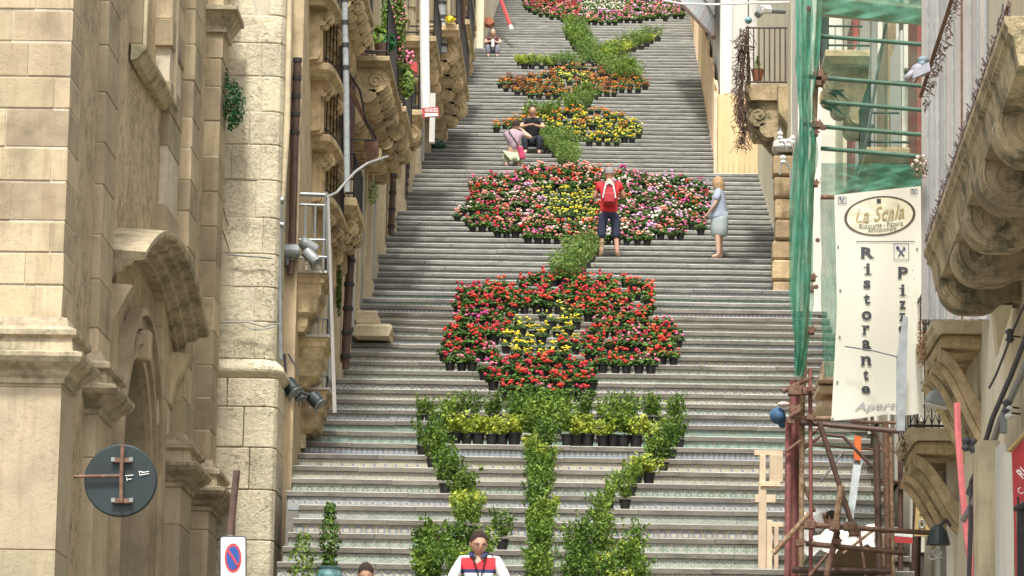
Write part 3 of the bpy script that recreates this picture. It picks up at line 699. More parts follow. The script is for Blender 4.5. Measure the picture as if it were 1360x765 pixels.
# pipes
def pipe(name, label, pts, r, mat, cat='drainpipe'):
    t = thing(name, label, cat, P(*pts[-1])); b = MB(); b.tube([P(*p) for p in pts], r, 9); b.build('pipe', mat, t, smooth=False)
    b = MB(); q = [P(*p) for p in pts]
    for k in range(5):
        c = q[0].lerp(q[-1], (k+.5)/5) if len(q) == 2 else q[0].lerp(q[1], k/5); b = MB(); b.tube([c-Vector((0,0,.03)), c+Vector((0,0,.03))], r*1.25, 9); b.build('pipe_clamp', MAT['iron'], t)
    return t
pipe('drainpipe', 'brown drainpipe between the limestone tower and the bowed balconies', [(395,80,52.5),(391,200,52.5),(388,330,52.5),(386,365,52.5)], .055, MAT['brownpipe'])
pipe('drainpipe', 'grey pipe passing the outer edge of the bowed balconies', [(457,-30,54.3),(460,120,54.3),(461,255,54.3)], .045, MAT['greypaint'])
pipe('drainpipe', 'wide dark brown drainpipe beside the dark green plant strip, left of stairs', [(466,330,59.5),(458,490,59.5)], .07, MAT['brownpipe'])
pipe('drainpipe', 'brown drainpipe rising behind the rusty bracket', [(469,-30,59.9),(466,90,59.9),(463,230,59.9)], .09, MAT['brownpipe'])
pipe('drainpipe', 'dark drainpipe with a worn base among the pilasters halfway up', [(524,200,70.5),(519,312,70.5)], .06, MAT['brownpipe'])
pipe('drainpipe', 'thin dark pipe on the third house above the stone pilaster base', [(542,205,77.5),(538,262,77.5)], .05, MAT['brownpipe'])
pipe('drainpipe', 'blue grey pipe above the white pole on the fourth house', [(585,-25,82),(588,70,82)], .1, MAT['greypaint'])
# long balcony with plants + the one above + further ones
zb = P(517, 74, 60.2).z
balcony(h2, XL0, P(517.5,74,60.2).x, 60.2, 64.4, zb, MAT['corb'], 6, .95, .16, rail=1.0, cw=.26)
zb2 = P(497, 27, 60).z; balcony(h1, XL0, P(497,27,60).x, 56.4, 60, zb2, MAT['corb'], 5, .8, .22, rail=1, cw=.26)
zb3 = P(541, 147, 66).z; balcony(h2, XL0, P(541,147,66).x, 65.6, 68.4, zb3, MAT['corb'], 3, .75, .2, rail=.9, cw=.3)
balcony(h2, XL0, P(560,150,69).x, 68.7, 69.9, P(560,150,69).z, MAT['corb'], 2, .7, .2, rail=.9)
zb4 = P(580, 52, 75.5).z; balcony(h3, XL0, P(580,52,75.5).x, 75.2, 78.6, zb4, MAT['corb'], 3, .9, .22, rail=1.)
zb5 = P(610, 38, 82).z; balcony(h4, -4.25, P(610,38,82).x, 81.6, 89, zb5, MAT['corb'], 5, 1.1, .25, rail=1.1)
balcony(h3, XL0, P(548,150,72).x, 71, 74, P(548,150,72).z, MAT['corb'], 3, .8, .2, rail=.9)
balcony(h4, -4.25, P(626,38,91).x, 90, 94, P(626,38,91).z, MAT['corb'], 3, 1.0, .25, rail=1.)
balcony(h5, -4.1, P(627,-10,99).x, 98, 103, P(627,-10,99).z, MAT['corb'], 4, 1.0, .25, rail=1.)
balcony(h1, XL0, P(487,345,58).x-.15, 57.5, 59.6, P(470,270,58).z, MAT['corb'], 2, .7, .25, rail=.7)
# rusty iron bracket and panel below the plant balcony
rb = thing('rusty_canopy', 'rusty brown iron canopy with panel hanging below the plant balcony', 'canopy', P(490,200,59))
b = MB(); b.prism([P(461,118,58.6), P(465,112,58.6), P(501,184,59.6), P(498,190,59.6)], (0,.12,0)); b.build('beam', MAT['rust'], rb)
b = MB(); b.prism([P(483,186,59.5), P(502,183,59.5), P(503,205,59.5), P(487,213,59.5)], (0,.08,0)); b.build('panel', MAT['rust'], rb)
b = MB(); b.tube([P(462,95,58.6), P(478,120,59), P(486,160,59.2), P(500,184,59.4)], .02, 6); b.tube([P(466,185,59), P(500,186,59.4)], .015, 6); b.build('stay', MAT['iron'], rb)
# white pole with VENDESI sign
b = MB(); b.tube([P(563.5,-30,64.2), P(564,75,64.2), P(565.5,152,64.2)], .085, 12); o = b.build('white_pole', MAT['whitep']); tag(o, 'tall white pole standing before the left balconies above the red for sale sign', 'pole')
b = MB(); b.box(*sorted((P(570,200,72).x, P(577,200,72).x)), 71.9, 72.1, P(570,190,72).z, P(570,125,72).z); o = b.build('door_post', MAT['greyrender']); tag(o, 'pale grey door post seen below the white pole', 'post')
# stone mounting block on the stairs
i, p = step_at(496, 457)
mb = thing('stone_block_seat', 'rough low stone block in two steps against the left wall on the stairs', 'stone block', (-3.9, NY[i], tread(i)))
z = tread(i); xa_, xb_, xc_ = P(471,457,p.y).x, P(520,457,p.y).x, P(502,430,p.y).x
o = block('lower_stone', xa_, xb_, p.y-.3, p.y+.9, z+.05, P(500,433,p.y).z, MAT['pil'], mb, .05, .03); o = block('upper_stone', xa_+.02, xc_, p.y-.1, p.y+.9, P(500,433,p.y).z+.001, P(500,413,p.y).z, MAT['pil'], mb, .04, .02)
# hanging maroon cloth, clay coloured awning, pale yellow corner stones
cl = MB(); 
for k in range(6):
    x = 606+k*2.0; cl.quad(P(x,-20,84-.05*(k%2)), P(x+2,-20,84-.05*((k+1)%2)), P(x+2-.5,48-abs(k-3)*7,84-.05*((k+1)%2)), P(x-.5,44-abs(k-3)*7,84-.05*(k%2)))
o = cl.build('hanging_cloth', MAT['maroon' if 0 else 'brownpipe']); tag(o, 'dull maroon cloth hanging in folds from the far left balcony', 'cloth')
i, p = step_at(580, 199)
gb = MB(); gb.ball(Vector((P(573,199,p.y).x+.08, p.y, tread(i)+.13)), .19, 10, 7, (.9,1,.75)); gb.ball(Vector((P(584,199,p.y).x+.02, p.y+.03, tread(i)+.11)), .16, 10, 7, (.8,1,.75)); o = gb.build('green_bag', MAT['dgreen'], smooth=True); tag(o, 'dark green plastic sack lying at the left edge of the stairs', 'bag')
aw = MB(); aw.prism([P(643,24,109.5), P(652,22,109.5), P(657,29,109.5), P(650,33,109.5), P(644,31,109.5)], (0,.5,0)); o = aw.build('clay_awning', MAT['terra']); tag(o, 'small clay coloured awning on the wall above the seated elderly person', 'awning')
rp = MB(); rp.tube([P(660,-14,112), P(679,37,109)], .055, 8); rp.mi = 1; rp.tube([P(678.3,35,109.1), P(680,40,108.9)], .06, 8); o = rp.build('red_pole', [MAT['redp'], MAT['whitep']]); tag(o, 'bright red leaning pole with pale tip at top of the stairs', 'pole')
# ------------------------------------------------------------ round mirror (seen from behind) and no-parking sign
DM = 36.0
mr = thing('round_traffic_mirror', 'round dark traffic mirror seen from behind on a rusty arm', 'traffic mirror', P(160,638,DM))
c = P(160,638,DM); s = 5000/DM; R0 = 49/s
b = MB(); n = 40
prof = [(0,.0),(R0*.96,.0),(R0,.012),(R0,.045),(R0*.93,.06),(R0*.5,.085),(0,.09)]
vs = []; fs = []
for r, dy in prof[1:-1]:
    for k in range(n): t = 2*math.pi*k/n; vs.append((c.x+r*math.cos(t), c.y+dy, c.z+r*math.sin(t)))
for i in range(len(prof)-3):
    for k in range(n): k2 = (k+1)%n; fs.append((i*n+k, i*n+k2, (i+1)*n+k2, (i+1)*n+k))
fs += [tuple(range(n)), tuple((len(prof)-3)*n+k for k in range(n))[::-1]]
b.add(vs, fs); b.build('mirror_back', MAT['sign_back'], mr)
b = MB(); b.tube([P(98,633,DM-.05), P(160,632,DM-.05)], .016, 8); b.build('arm', MAT['rust'], mr)
b = MB(); b.tube([P(163,591,DM-.06), P(161,632,DM-.06), P(161,668,DM-.06)], .02, 8); b.build('upright', MAT['rust'], mr)
for yy in (611, 665):
    b = MB(); a, d = P(149,yy,DM-.02), P(175,yy,DM-.02); b.box(a.x, d.x, DM-.045, DM-.002, a.z-.022, a.z+.022); b.build('clamp', MAT['rust'], mr)
    b = MB(); 
    for xx in (150, 174): q = P(xx,yy-1,DM-.05); b.box(q.x-.018, q.x+.018, DM-.052, DM-.045, q.z-.02, q.z+.02)
    b.build('clamp_plate', MAT['galv'], mr)
b = MB()
for (x0,y0,x1,y1) in ((166,632,177,631),(168,637,175,636),(184,626,190,627),(188,628,198,626),(187,631,198,629),(185,627,186,632),(168,634,169,639)): b.tube([P(x0,y0,DM-.012), P(x1,y1,DM-.012)], .004, 4)
b.build('white_scratches', MAT['whitep'], mr)
DS = 34.0
sg_ = thing('no_parking_sign', 'white no parking sign with red ring and blue disc on a rusty pole', 'sign', (P(310,760,DS).x, DS, 0))
b = MB(); b.tube([P(311,765,DS)-Vector((0,0,P(311,765,DS).z)), P(306,711,DS)], .034, 10); b.build('pole', MAT['galv'], sg_)
b = MB(); b.tube([P(305.5,712,DS), P(314.5,625,DS)], .033, 10); b.build('pole_extension', MAT['brownpipe'], sg_)
def rrect(x0,y0,x1,y1,r,D,n=5):
    out = []
    for cx,cy,a0 in ((x1-r,y0+r,-90),(x1-r,y1-r,0),(x0+r,y1-r,90),(x0+r,y0+r,180)):
        for k in range(n+1): a = math.radians(a0+90*k/n); out.append(P(cx+r*math.cos(a), cy+r*math.sin(a), D))
    return out
b = MB(); b.prism(rrect(292,712,327,775,4,DS-.06), (0,.03,0)); b.build('plate_back', MAT['black'], sg_)
b = MB(); b.prism(rrect(293.3,713.3,325.7,774,3,DS-.065), (0,.03,0)); b.build('plate', MAT['whitep'], sg_)
def disc(cx,cy,rx,ry,D,mat,name,par,n=32,th=.004):
    b = MB(); b.prism([P(cx+rx*math.cos(2*math.pi*k/n), cy+ry*math.sin(2*math.pi*k/n), D) for k in range(n)], (0,th,0)); return b.build(name, mat, par)
disc(309.5,741,11.3,19.5,DS-.069,MAT['redp'],'red_ring',sg_); disc(309.5,741,8.6,15.5,DS-.073,plain('sign_blue',(.02,.07,.30),.5),'blue_disc',sg_)
b = MB(); b.prism([P(302.2,732.5,DS-.077), P(304.2,730.0,DS-.077), P(316.8,749.5,DS-.077), P(314.8,752,DS-.077)], (0,.003,0)); b.build('red_bar', MAT['redp'], sg_)
vs_ = thing('for_sale_sign', 'small red and white VENDESI sign at the foot of the white pole', 'sign', P(572,149,64))
b = MB(); b.prism([P(560,143.5,64.05), P(582.5,141.5,64.05), P(583,155,64.05), P(562,156.5,64.05)], (0,.02,0)); b.build('board', MAT['redp'], vs_)
b = MB(); b.prism([P(564,150.6,64.04), P(581.5,149.8,64.04), P(581.8,154,64.04), P(564.5,155,64.04)], (0,.008,0)); b.build('white_panel', MAT['whitep'], vs_)
b = MB(); letter_px(b, 'VENDESI', 572.5, 146.3, 17.5, 5.2, lambda x, y: P(x, y, 64.035), rotd=-.06, bold=.02); b.build('lettering', MAT['whitep'], vs_)
def slab_tapered(par, a, c, xw, th, mat, name='slab'):
    b = MB(); A = [(a.x, a.y, a.z), (c.x, c.y, c.z)]
    prof = [(0,0),(-.0,-.06),(.03,-.1),(.03,-.14),(.07,-.17),(.12,-th)]
    vs = []; 
    for (x,y,z) in A:
        for o, dz in prof: vs.append((x+o, y, z+dz))
        vs.append((xw, y, z-th)); vs.append((xw, y, z))
    m_ = len(prof)+2; fs = [(k, (k+1)%m_, m_+(k+1)%m_, m_+k) for k in range(m_)]+[tuple(range(m_)), tuple(range(m_,2*m_))[::-1]]
    b.add(vs, fs); return b.build(name, mat, par)
# ================================================================== right side
# plywood hoarding with planks
hd = thing('plywood_hoarding', 'yellow plywood plank hoarding closing the right part of the upper stairs', 'hoarding', (2.6, 84, zst(84)))
D0 = 83.6; pl = P(953, 237, D0); pr_ = P(1024, 237, D0); n = 10; zt = P(985, 125, D0).z; zb_ = P(985, 236, D0).z
for k in range(n):
    a = pl.x+(pr_.x-pl.x)*k/n; c = pl.x+(pr_.x-pl.x)*(k+1)/n
    block('plank', a+.004, c-.004, D0+random.uniform(-.008,.004), D0+.03, zb_, zt+random.uniform(-.02,.02), MAT['ply'], hd, .004)
b = MB(); b.box(pl.x-.02, pr_.x, D0-.02, D0+.05, zb_-.04, zb_-.002); b.build('bottom_rail', MAT['plank'], hd)
b = MB(); b.box(pl.x-.09, pl.x-.02, D0-.03, D0+.05, zb_-.1, zt+.05); b.build('corner_post', MAT['plank'], hd)
Y = D0+.06; random.seed(3); xh = 2.5
while Y < 128:
    Y2 = Y+1.22; h = 2.05+.12*math.sin(Y*1.3)
    x = xh+.0045*(Y-84)
    b = MB(); b.prism([(x, Y+.01, zst(Y)-.1), (x+.004, Y2-.01, zst(Y2)-.1), (x+.004, Y2-.01, zst(Y2)+h), (x, Y+.01, zst(Y)+h+random.uniform(-.1,.1))], (.03,0,0)); b.build('plywood_sheet', MAT['ply'], hd)
    if int(Y*10)%3 == 0:
        b = MB(); b.prism([(x-.02, Y, zst(Y)), (x-.02, Y+.06, zst(Y)), (x-.02, Y+.06, zst(Y)+h), (x-.02, Y, zst(Y)+h)], (.02,0,0)); b.build('batten', MAT['plank'], hd)
    Y = Y2
# grey rendered house behind the hoarding, canopy roof
hr = house('house', 'pale grey rendered house behind the plywood hoarding with a canopy over the stairs', 84.6, 100, 27, MAT['greyrender'], xw=2.63, side=1)
b = MB(); b.box(2.59, 2.85, 84.5, 84.62, 14, 27.01); b.build('corner_strip', MAT['white'], hr)
hr2 = house('house', 'far pale house on the right beyond the canopy', 100, 150, 33, MAT['cream'], xw=3.3, side=1)
for Y in (101, 104, 107.5, 111, 115):
    opening(hr2, Y, Y+1.1, zst(Y)+2.4, zst(Y)+4.4, 3.3, -1, leaf='shutter')
cn = thing('canopy', 'grey corrugated canopy roof hung over the right edge of the stairs at top', 'canopy', P(925,20,92))
A_, B_, C_, D_ = P(948,50,86.5), P(893,-8,100), P(948,-50,100), P(950,-6,86.5)
nn = 12
for k in range(nn):
    t0, t1 = k/nn, (k+.93)/nn
    b = MB(); q = [A_.lerp(B_, t0), A_.lerp(B_, t1), D_.lerp(C_, t1), D_.lerp(C_, t0)]; b.prism(q, (0,0,.03)); b.build('roof_sheet', MAT['greypaint'] if k%3 else MAT['sheet'], cn)
b = MB(); b.tube([A_, B_], .05, 6); b.build('edge_beam', MAT['brownpipe'], cn); b = MB(); b.tube([A_.lerp(D_,.5), B_.lerp(C_,.5)], .04, 6); b.build('rafter', MAT['iron'], cn)
# building on the right of the stairs up to the pier
XR1 = 4.2
rb1 = house('house', 'cream house behind the scaffolding with white window surrounds and red edged doors', 36.5, 66, 18.5, MAT['cream'], xw=XR1, side=1)
rb2 = house('house', 'house with the corbelled corner balcony beyond the scaffolding', 68.5, 84.5, 23, MAT['cream'], xw=3.42, side=1)
b = MB(); b.box(3.43, 6, 66.2, 68.49, 0, 20); b.build('wall', MAT['white'], rb2)
# quoined pier
pier = thing('stone_pier', 'orange brown stone pier of rounded blocks where the stairs widen, left of green netting', 'pier', (3.3, 68.4, 0))
xa_, xb_ = P(1027,300,68.2).x, P(1049,300,68.2).x
yy = [205, 233, 262, 291, 318, 344, 372, 398]
for k in range(len(yy)-1):
    z1, z0 = P(1035,yy[k]+3,68.2).z, P(1035,yy[k+1]+3,68.2).z; e = random.uniform(-.02,.03)
    block('stone_block', xa_+e+.00, xb_+.3, 68.0+random.uniform(-.03,.03), 68.48, z0+.006, z1-.006, MAT['quoin'], pier, .04, .02)
block('plinth', xa_-.04, xb_+.3, 67.9, 68.48, 8, P(1035,402,68.2).z, MAT['white'], pier, .03)
z = P(1035,205,68.2).z; block('capital', xa_-.02, xb_+.35, 67.9, 68.48, z+.01, z+.25, MAT['greyrender'], pier, .08)
# corner balcony with vine and scrolled corbels
D4 = 70.0; zb = P(1000,112,D4).z; x_o = P(989,112,D4).x
t = slab_tapered(rb2, P(989,112,D4), Vector((P(993,112,D4+4.2).x, D4+4.2, zb)), P(1062,112,D4).x, .3, MAT['corb'], 'balcony')
for k in range(6):
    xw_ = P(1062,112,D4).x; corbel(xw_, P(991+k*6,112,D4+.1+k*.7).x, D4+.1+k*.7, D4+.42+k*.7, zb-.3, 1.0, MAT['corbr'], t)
xk = P(1033,112,D4).x; 
b = MB(); prf = [(1033,112),(1062,112),(1062,190),(1052,186),(1045,165),(1040,158),(1034,150)]; b.prism([P(x,y,D4-.35) for x,y in prf], (0,.34,0)); bevel(b.build('carved_end', MAT['corb'], t), .03, 2)
b = MB()
for x in np.linspace(994, 1050, 9): b.tube([P(x,110,D4+.03), P(x,37,D4+.03)], .014, 5)
for y in (37, 109): b.tube([P(990,y,D4+.03), P(1054,y,D4+.03)], .02, 5)
for Yk in np.linspace(D4, D4+4.2, 18): xk2 = P(990+(Yk-D4),112,Yk).x+.03; b.tube([(xk2, Yk, zb), (xk2, Yk, zb+1.02)], .012, 5)
b.tube([(P(990,112,D4).x+.03, D4, zb+1.02), (P(994,112,D4+4.2).x+.03, D4+4.2, zb+1.02)], .02, 5); b.build('railing', MAT['brownpipe'], t)
b = MB(); b.tube([P(994,24,D4), P(994,-20,D4)], .012, 5); b.build('pole', MAT['iron'], t); b = MB(); b.ball(P(994,27,D4), .07, 12, 8); b.build('finial', MAT['turq'], t, smooth=True)
# camera light on bracket
cc = thing('wall_camera', 'white cylindrical security camera on a bracket above the corner balcony', 'camera', P(1022,14,69.5))
b = MB(); b.tube([P(1009,13,69.4), P(1022,13,69.5)], .09, 10); b.build('camera_head', MAT['whitep'], cc); b = MB(); b.tube([P(1006,20,69.4), P(1012,14,69.5)], .07, 10); b.build('lens', MAT['galv'], cc)
b = MB(); b.tube([P(1022,14,69.5), P(1042,15,69.7)], .055, 8); b.build('arm', MAT['galv'], cc)
b = MB(); b.tube([P(x,y,69.3) for x,y in ((880,0),(905,5),(950,6),(1000,4),(1048,3),(1092,-4))], .02, 6); o = b.build('overhead_cable', MAT['whitep']); tag(o, 'white overhead cable crossing the top of the stairs to the right', 'cable')
# insulators and cables under the corner balcony
iw = thing('insulators', 'white insulators and knotted cables on the wall beneath the corner balcony', 'insulators', P(1040,190,67.8))
for (x,y) in ((1036,180),(1038,190),(1048,190),(1053,186),(1040,212)):
    b = MB(); b.lathe(P(x,y,67.5), [(.03,-.08),(.06,-.05),(.03,-.01),(.06,.03),(.03,.08)], 8); b.build('insulator', MAT['whitep'], iw)
b = MB(); b.tube([P(x,y,67.5) for x,y in ((1036,170),(1040,188),(1046,200),(1050,196),(1052,188),(1056,196),(1053,220),(1054,260),(1050,262),(1050,226),(1044,214),(1038,214),(1036,232))], .022, 6); b.build('cable', MAT['lcable'], iw)
# facade behind the scaffold: surrounds, shutters, quoins
def rpanel(x, y0, y1, D, w, mat, name, par, proud=.06):
    z0, z1 = sorted((P(x,y0,D).z, P(x,y1,D).z)); b = MB(); b.box(XR1-proud, XR1, D, D+w, z0, z1); return b.build(name, mat, par)
for x, wpx, mt, nm, pj, y0, y1 in ((1129,8,'maroon','red_door_edge',.10,20,260),(1149,32,'white','window_surround',.07,-30,330),(1172,15,'quoin','quoin_strip',.11,30,200),(1189,14,'white','window_surround',.08,40,330),(1212,12,'maroon','red_door_edge',.10,0,220),(1113,14,'cream','wall_panel',.1,60,250)):
    Da = onX(x-wpx/2, 120, XR1-pj).y; Db = onX(x+wpx/2, 120, XR1-pj).y; rpanel(x, y0, y1, min(Da,Db), abs(Da-Db), MAT[mt], nm, rb1, pj)
for Y in (46.5, 51.5, 56.5, 61.5):
    opening(rb1, Y, Y+1.2, 13.2, 15.6, XR1, -1, frame='white', leaf='shutter'); opening(rb1, Y, Y+1.2, 9.2, 11.4, XR1, -1, frame='white', leaf='shutter')
for Y in (45, 49, 53, 57, 61): opening(rb1, Y, Y+1.2, zst(Y)+.1, zst(Y)+2.6, XR1, -1, frame='white', leaf='door')
# stone balconies of that house seen through the netting
for (x,y,D,w) in ((1122,66,58,2.2),(1100,560,57,0.1)):
    if w > 1: balcony(rb1, XR1, P(1096,y,D).x, D, D+w, P(x,y,D).z, MAT['corb'], 2, .9, .2, rail=.9)
balcony(rb1, XR1, P(1150,195,50).x, 50, 52, P(1150,195,50).z, MAT['corb'], 2, .8, .2, rail=.9)
# ------------------------------------------------------------------ scaffolding
def net_mat(name, c, a0=.35, a1=.85):
    m = NT(name); m.rough(.7); p = m.pos(); n_ = m.noise(p, 5, 6, .7); col = m.ramp(n_, [(.3, sh(c,.75)), (.7, sh(c,1.35))]); m.color(col)
    tr = m.t.nodes.new('ShaderNodeBsdfTransparent'); tl = m.t.nodes.new('ShaderNodeBsdfTranslucent'); m.t.links.new(col, tl.inputs[0])
    mx0 = m.t.nodes.new('ShaderNodeMixShader'); mx0.inputs[0].default_value = .45; m.t.links.new(m.b.outputs[0], mx0.inputs[1]); m.t.links.new(tl.outputs[0], mx0.inputs[2])
    mx = m.t.nodes.new('ShaderNodeMixShader'); f = m.ramp(m.noise(p, 2.2, 5, .65), [(.3, a0), (.65, a1)]); m.t.links.new(f, mx.inputs[0])
    m.t.links.new(tr.outputs[0], mx.inputs[1]); m.t.links.new(mx0.outputs[0], mx.inputs[2]); m.t.links.new(mx.outputs[0], m.t.nodes['Material Output'].inputs[0]); return m.mat
NETM = net_mat('green_debris_net', (.13,.42,.29), .42, .92); NET2 = net_mat('thin_green_net', (.16,.42,.28), .12, .3); NET3 = net_mat('dense_green_net', (.10,.34,.23), .5, .75)
sc_ = thing('scaffolding', 'rusty tube scaffolding standing before the cream house on the right', 'scaffolding', (3.2, 46, zst(46)))
DSC = 46.0
def pole(x0, y0, x1, y1, mat='rust', r=.026, d0=DSC, d1=None, nm='scaffold_tube'):
    b = MB(); b.tube([P(x0,y0,d0), P(x1,y1,d1 or d0)], r, 9); return b.build(nm, MAT[mat], sc_)
def ground_pole(x, y, mat, r, d, ytop):
    a = P(x, y, d); b = MB(); b.tube([(a.x, a.y, zst(d)-.3), a, P(ytop[0], ytop[1], d)], r, 9); return b.build('scaffold_tube', MAT[mat], sc_)
ground_pole(1065, 560, 'tan_tube', .034, 46, (1090, -40))
for (x, y, m_, r, d, tp) in ((1046,765,'redtube',.04,45.9,(1047,560)),(1053,765,'redtube',.05,46.2,(1054,505)),(1061,765,'redtube',.03,46.3,(1060,520)),(1064,690,'tan_tube',.03,46.1,(1066,560)),(1077,690,'redtube',.026,45.8,(1076,490)),(1168,765,'brownpipe',.045,46.5,(1164,590)),(1180,765,'rust',.04,46.8,(1176,560)),(1186,765,'tan_tube',.03,47,(1182,570)),(1196,765,'brownpipe',.035,47.4,(1196,600)),(1216,765,'brownpipe',.06,47.6,(1222,560))):
    ground_pole(x, y, m_, r, d, tp)
# boards and ledgers seen in the netting
for y, m_ in ((50,'greypaint'),(105,'greypaint'),(137,'greypaint'),(170,'greypaint'),(199,'greypaint')):
    b = MB(); b.tube([P(1090,y-2,DSC+.1), P(1224,y+9,DSC+.1)], .028, 8); b.build('net_covered_ledger', plain('net_tube', (.07,.15,.10), .7) if y == 50 else bpy.data.materials['net_tube'], sc_)
for (x0,y0,x1,y1,m_) in ((1065,101,1097,104,'rust'),(1065,164,1097,170,'rust'),(1090,262,1110,262,'rust'),(1055,556,1110,556,'tan_tube'),(1072,694,1100,699,'rust')):
    pole(x0,y0,x1,y1,m_, .03, DSC-.08)
for (x0,y0,x1,y1,m_,r,d) in ((1062,561,1195,573,'brownpipe',.034,45.9),(1050,553,1062,545,'rust',.03,45.7),(1088,560,1135,708,'brownpipe',.034,45.8),(1117,645,1110,700,'tan_tube',.04,45.6),(1112,705,1098,765,'rust',.04,45.6),(1080,698,1240,708,'rust',.032,45.7),(1070,722,1205,735,'rust',.034,45.8),(1052,757,1182,759,'brownpipe',.04,45.9),(1027,735,1075,682,'tan_tube',.034,45.6),(1120,580,1160,622,'brownpipe',.022,46.2),(1095,577,1122,580,'brownpipe',.022,46.2),(1065,598,1095,575,'rust',.02,46.3),(1135,575,1132,700,'rust',.001,46),(1040,520,1080,500,'rust',.03,45.8),(1078,578,1096,560,'rust',.018,45.9),(1090,640,1120,600,'galv',.014,46.6),(1100,735,1075,765,'rust',.02,45.7),(1140,700,1150,765,'rust',.02,46.2),(1066,640,1082,680,'rust',.02,46),(1120,735,1165,700,'tan_tube',.018,46.4),(1130,560,1200,562,'rust',.02,46.9),(1160,640,1215,640,'rust',.02,47.3),(1060,590,1200,600,'rust',.016,47.2),(1150,560,1185,610,'rust',.018,47.),(1044,600,1064,585,'rust',.022,45.8)):
    if r > .01: pole(x0,y0,x1,y1,m_,r,d)
pole(1160, 165, 1130, 250, 'galv', .02, 47, 48); pole(1177, 28, 1150, 190, 'galv', .02, 48)
ladder = thing('grey_ladder_beam', 'pale grey metal ladder beam leaning inside the lower scaffold', 'beam', P(1130,690,47))
b = MB(); b.prism([P(1134,612,46.9), P(1145,612,46.9), P(1133,692,46.6), P(1124,692,46.6)], (0,.04,0)); b.build('beam', MAT['greypaint'], ladder)
b = MB(); b.prism([P(1135,578,46.85), P(1144,580,46.85), P(1143,612,46.85), P(1134,610,46.85)], (0,.05,0)); b.build('orange_end', plain('orange_plastic', (.75,.16,.04), .5), ladder)
# clamps
random.seed(2)
for (x,y,d,k) in ((1087,100,45.9,1.2),(1084,167,45.9,1.2),(1081,178,45.9,1),(1088,112,45.9,1),(1081,245,45.9,1),(1077,370,45.9,1.1),(1075,440,45.9,1.2),(1075,385,45.9,1),(1073,520,45.8,1.4),(1076,555,45.8,1),(1055,520,45.8,1.6),(1056,545,45.8,1.3),(1050,560,45.8,1),(1075,698,45.6,1.4),(1108,700,45.5,1.3),(1128,700,45.5,1.4),(1062,722,45.7,1.1),(1111,720,45.6,1),(1134,708,45.5,1.2)):
    c = P(x,y,d); b = MB(); s = .05*k; q = s*.7
    b.box(c.x-s, c.x+s, c.y-s-.05, c.y+s*.4, c.z-q, c.z+q); b.tube([c+Vector((-s*1.3,-.06,q*.3)), c+Vector((s*1.4,-.07,q*.4))], .014, 6); b.tube([c+Vector((s*.6,-.09,-q*1.6)), c+Vector((s*.6,-.09,q*1.6))], .012, 6)
    bevel(b.build('clamp', MAT['rust'], sc_), .008)
for (x,y) in ((1074,11),(1094,104),(1092,170),(1086,319),(1084,381),(1077,440),(1075,517),(1097,104)):
    b = MB(); b.tube([P(x,y,45.9), P(x,y,45.6)], .03, 9); b.tube([P(x,y,45.62), P(x,y,45.595)], .022, 9); b.build('tube_end', MAT['rust'], sc_)
# green net hanging down the outer standards, gathered in folds
def drape(name, pts_l, pts_r, D, nu, mat, amp, freq, parent=None, ragged=0., dd=0.):
    rows = len(pts_l); L = []; 
    ys = np.linspace(pts_l[0][1], pts_l[-1][1], 60)
    xl = np.interp(ys, [p[1] for p in pts_l], [p[0] for p in pts_l]); yr = np.linspace(pts_r[0][1], pts_r[-1][1], 60); xr = np.interp(yr, [p[1] for p in pts_r], [p[0] for p in pts_r])
    v = []; f = []
    for i in range(60):
        for j in range(nu+1):
            t = j/nu; x = xl[i]+(xr[i]-xl[i])*t; y = ys[i]+(yr[i]-ys[i])*t
            ph = freq*t*6.28+1.3*math.sin(i*.13)+.6*math.sin(i*.31+2); a = amp*math.sin(ph)+amp*.4*math.sin(2.3*ph+i*.2)
            p = P(x+ragged*math.sin(i*.9+j), y, D+dd*t); v.append((p.x+a*.25, p.y+a, p.z))
    for i in range(59):
        for j in range(nu): f.append((i*(nu+1)+j, i*(nu+1)+j+1, (i+1)*(nu+1)+j+1, (i+1)*(nu+1)+j))
    b = MB(); b.add(v, f); o = b.build(name, mat, parent, smooth=True); return o
nt_ = thing('green_debris_netting', 'torn bright green debris netting bunched along the left scaffold standards', 'netting', P(1065,480,45.9))
drape('net_fold', [(1054,-20),(1056,90),(1060,160),(1052,250),(1050,300),(1048,380),(1052,430),(1058,470),(1055,500)], [(1094,-20),(1090,60),(1080,130),(1085,200),(1078,260),(1078,330),(1080,400),(1074,450),(1066,500)], 45.75, 22, NETM, .09, 2.4, nt_, .6)
drape('net_fold', [(1055,-20),(1062,200),(1052,400),(1056,490)], [(1078,-20),(1074,200),(1070,400),(1066,498)], 46.15, 16, NETM, .1, 3., nt_, .8)
tn = thing('green_net_screen', 'thin green net stretched across the upper scaffold bays', 'netting', P(1150,250,46.4))
drape('net_sheet', [(1092,-20),(1090,255)], [(1228,-20),(1226,248)], 46.35, 20, NET2, .03, 2, tn)
drape('net_fold', [(1090,216),(1090,262)], [(1226,219),(1226,252)], 46.25, 20, NET3, .03, 3, tn)
drape('net_sheet', [(1088,262),(1090,330),(1092,440),(1094,500)], [(1112,262),(1112,330),(1112,440),(1112,500)], 46.4, 8, NET3, .05, 2, tn)
drape('net_fold', [(1090,-30),(1092,18)], [(1232,-30),(1232,34)], 46.2, 20, NET3, .03, 3, tn)
for k in range(4):
    b = MB(); a = P(1092,-3+k*6,46.6+k*.35); c = P(1228,12+k*5,46.6+k*.35); b.prism([a, c, c+Vector((0,.3,0)), a+Vector((0,.3,0))], (0,0,.045)); b.build('scaffold_board', MAT['plank'], sc_)
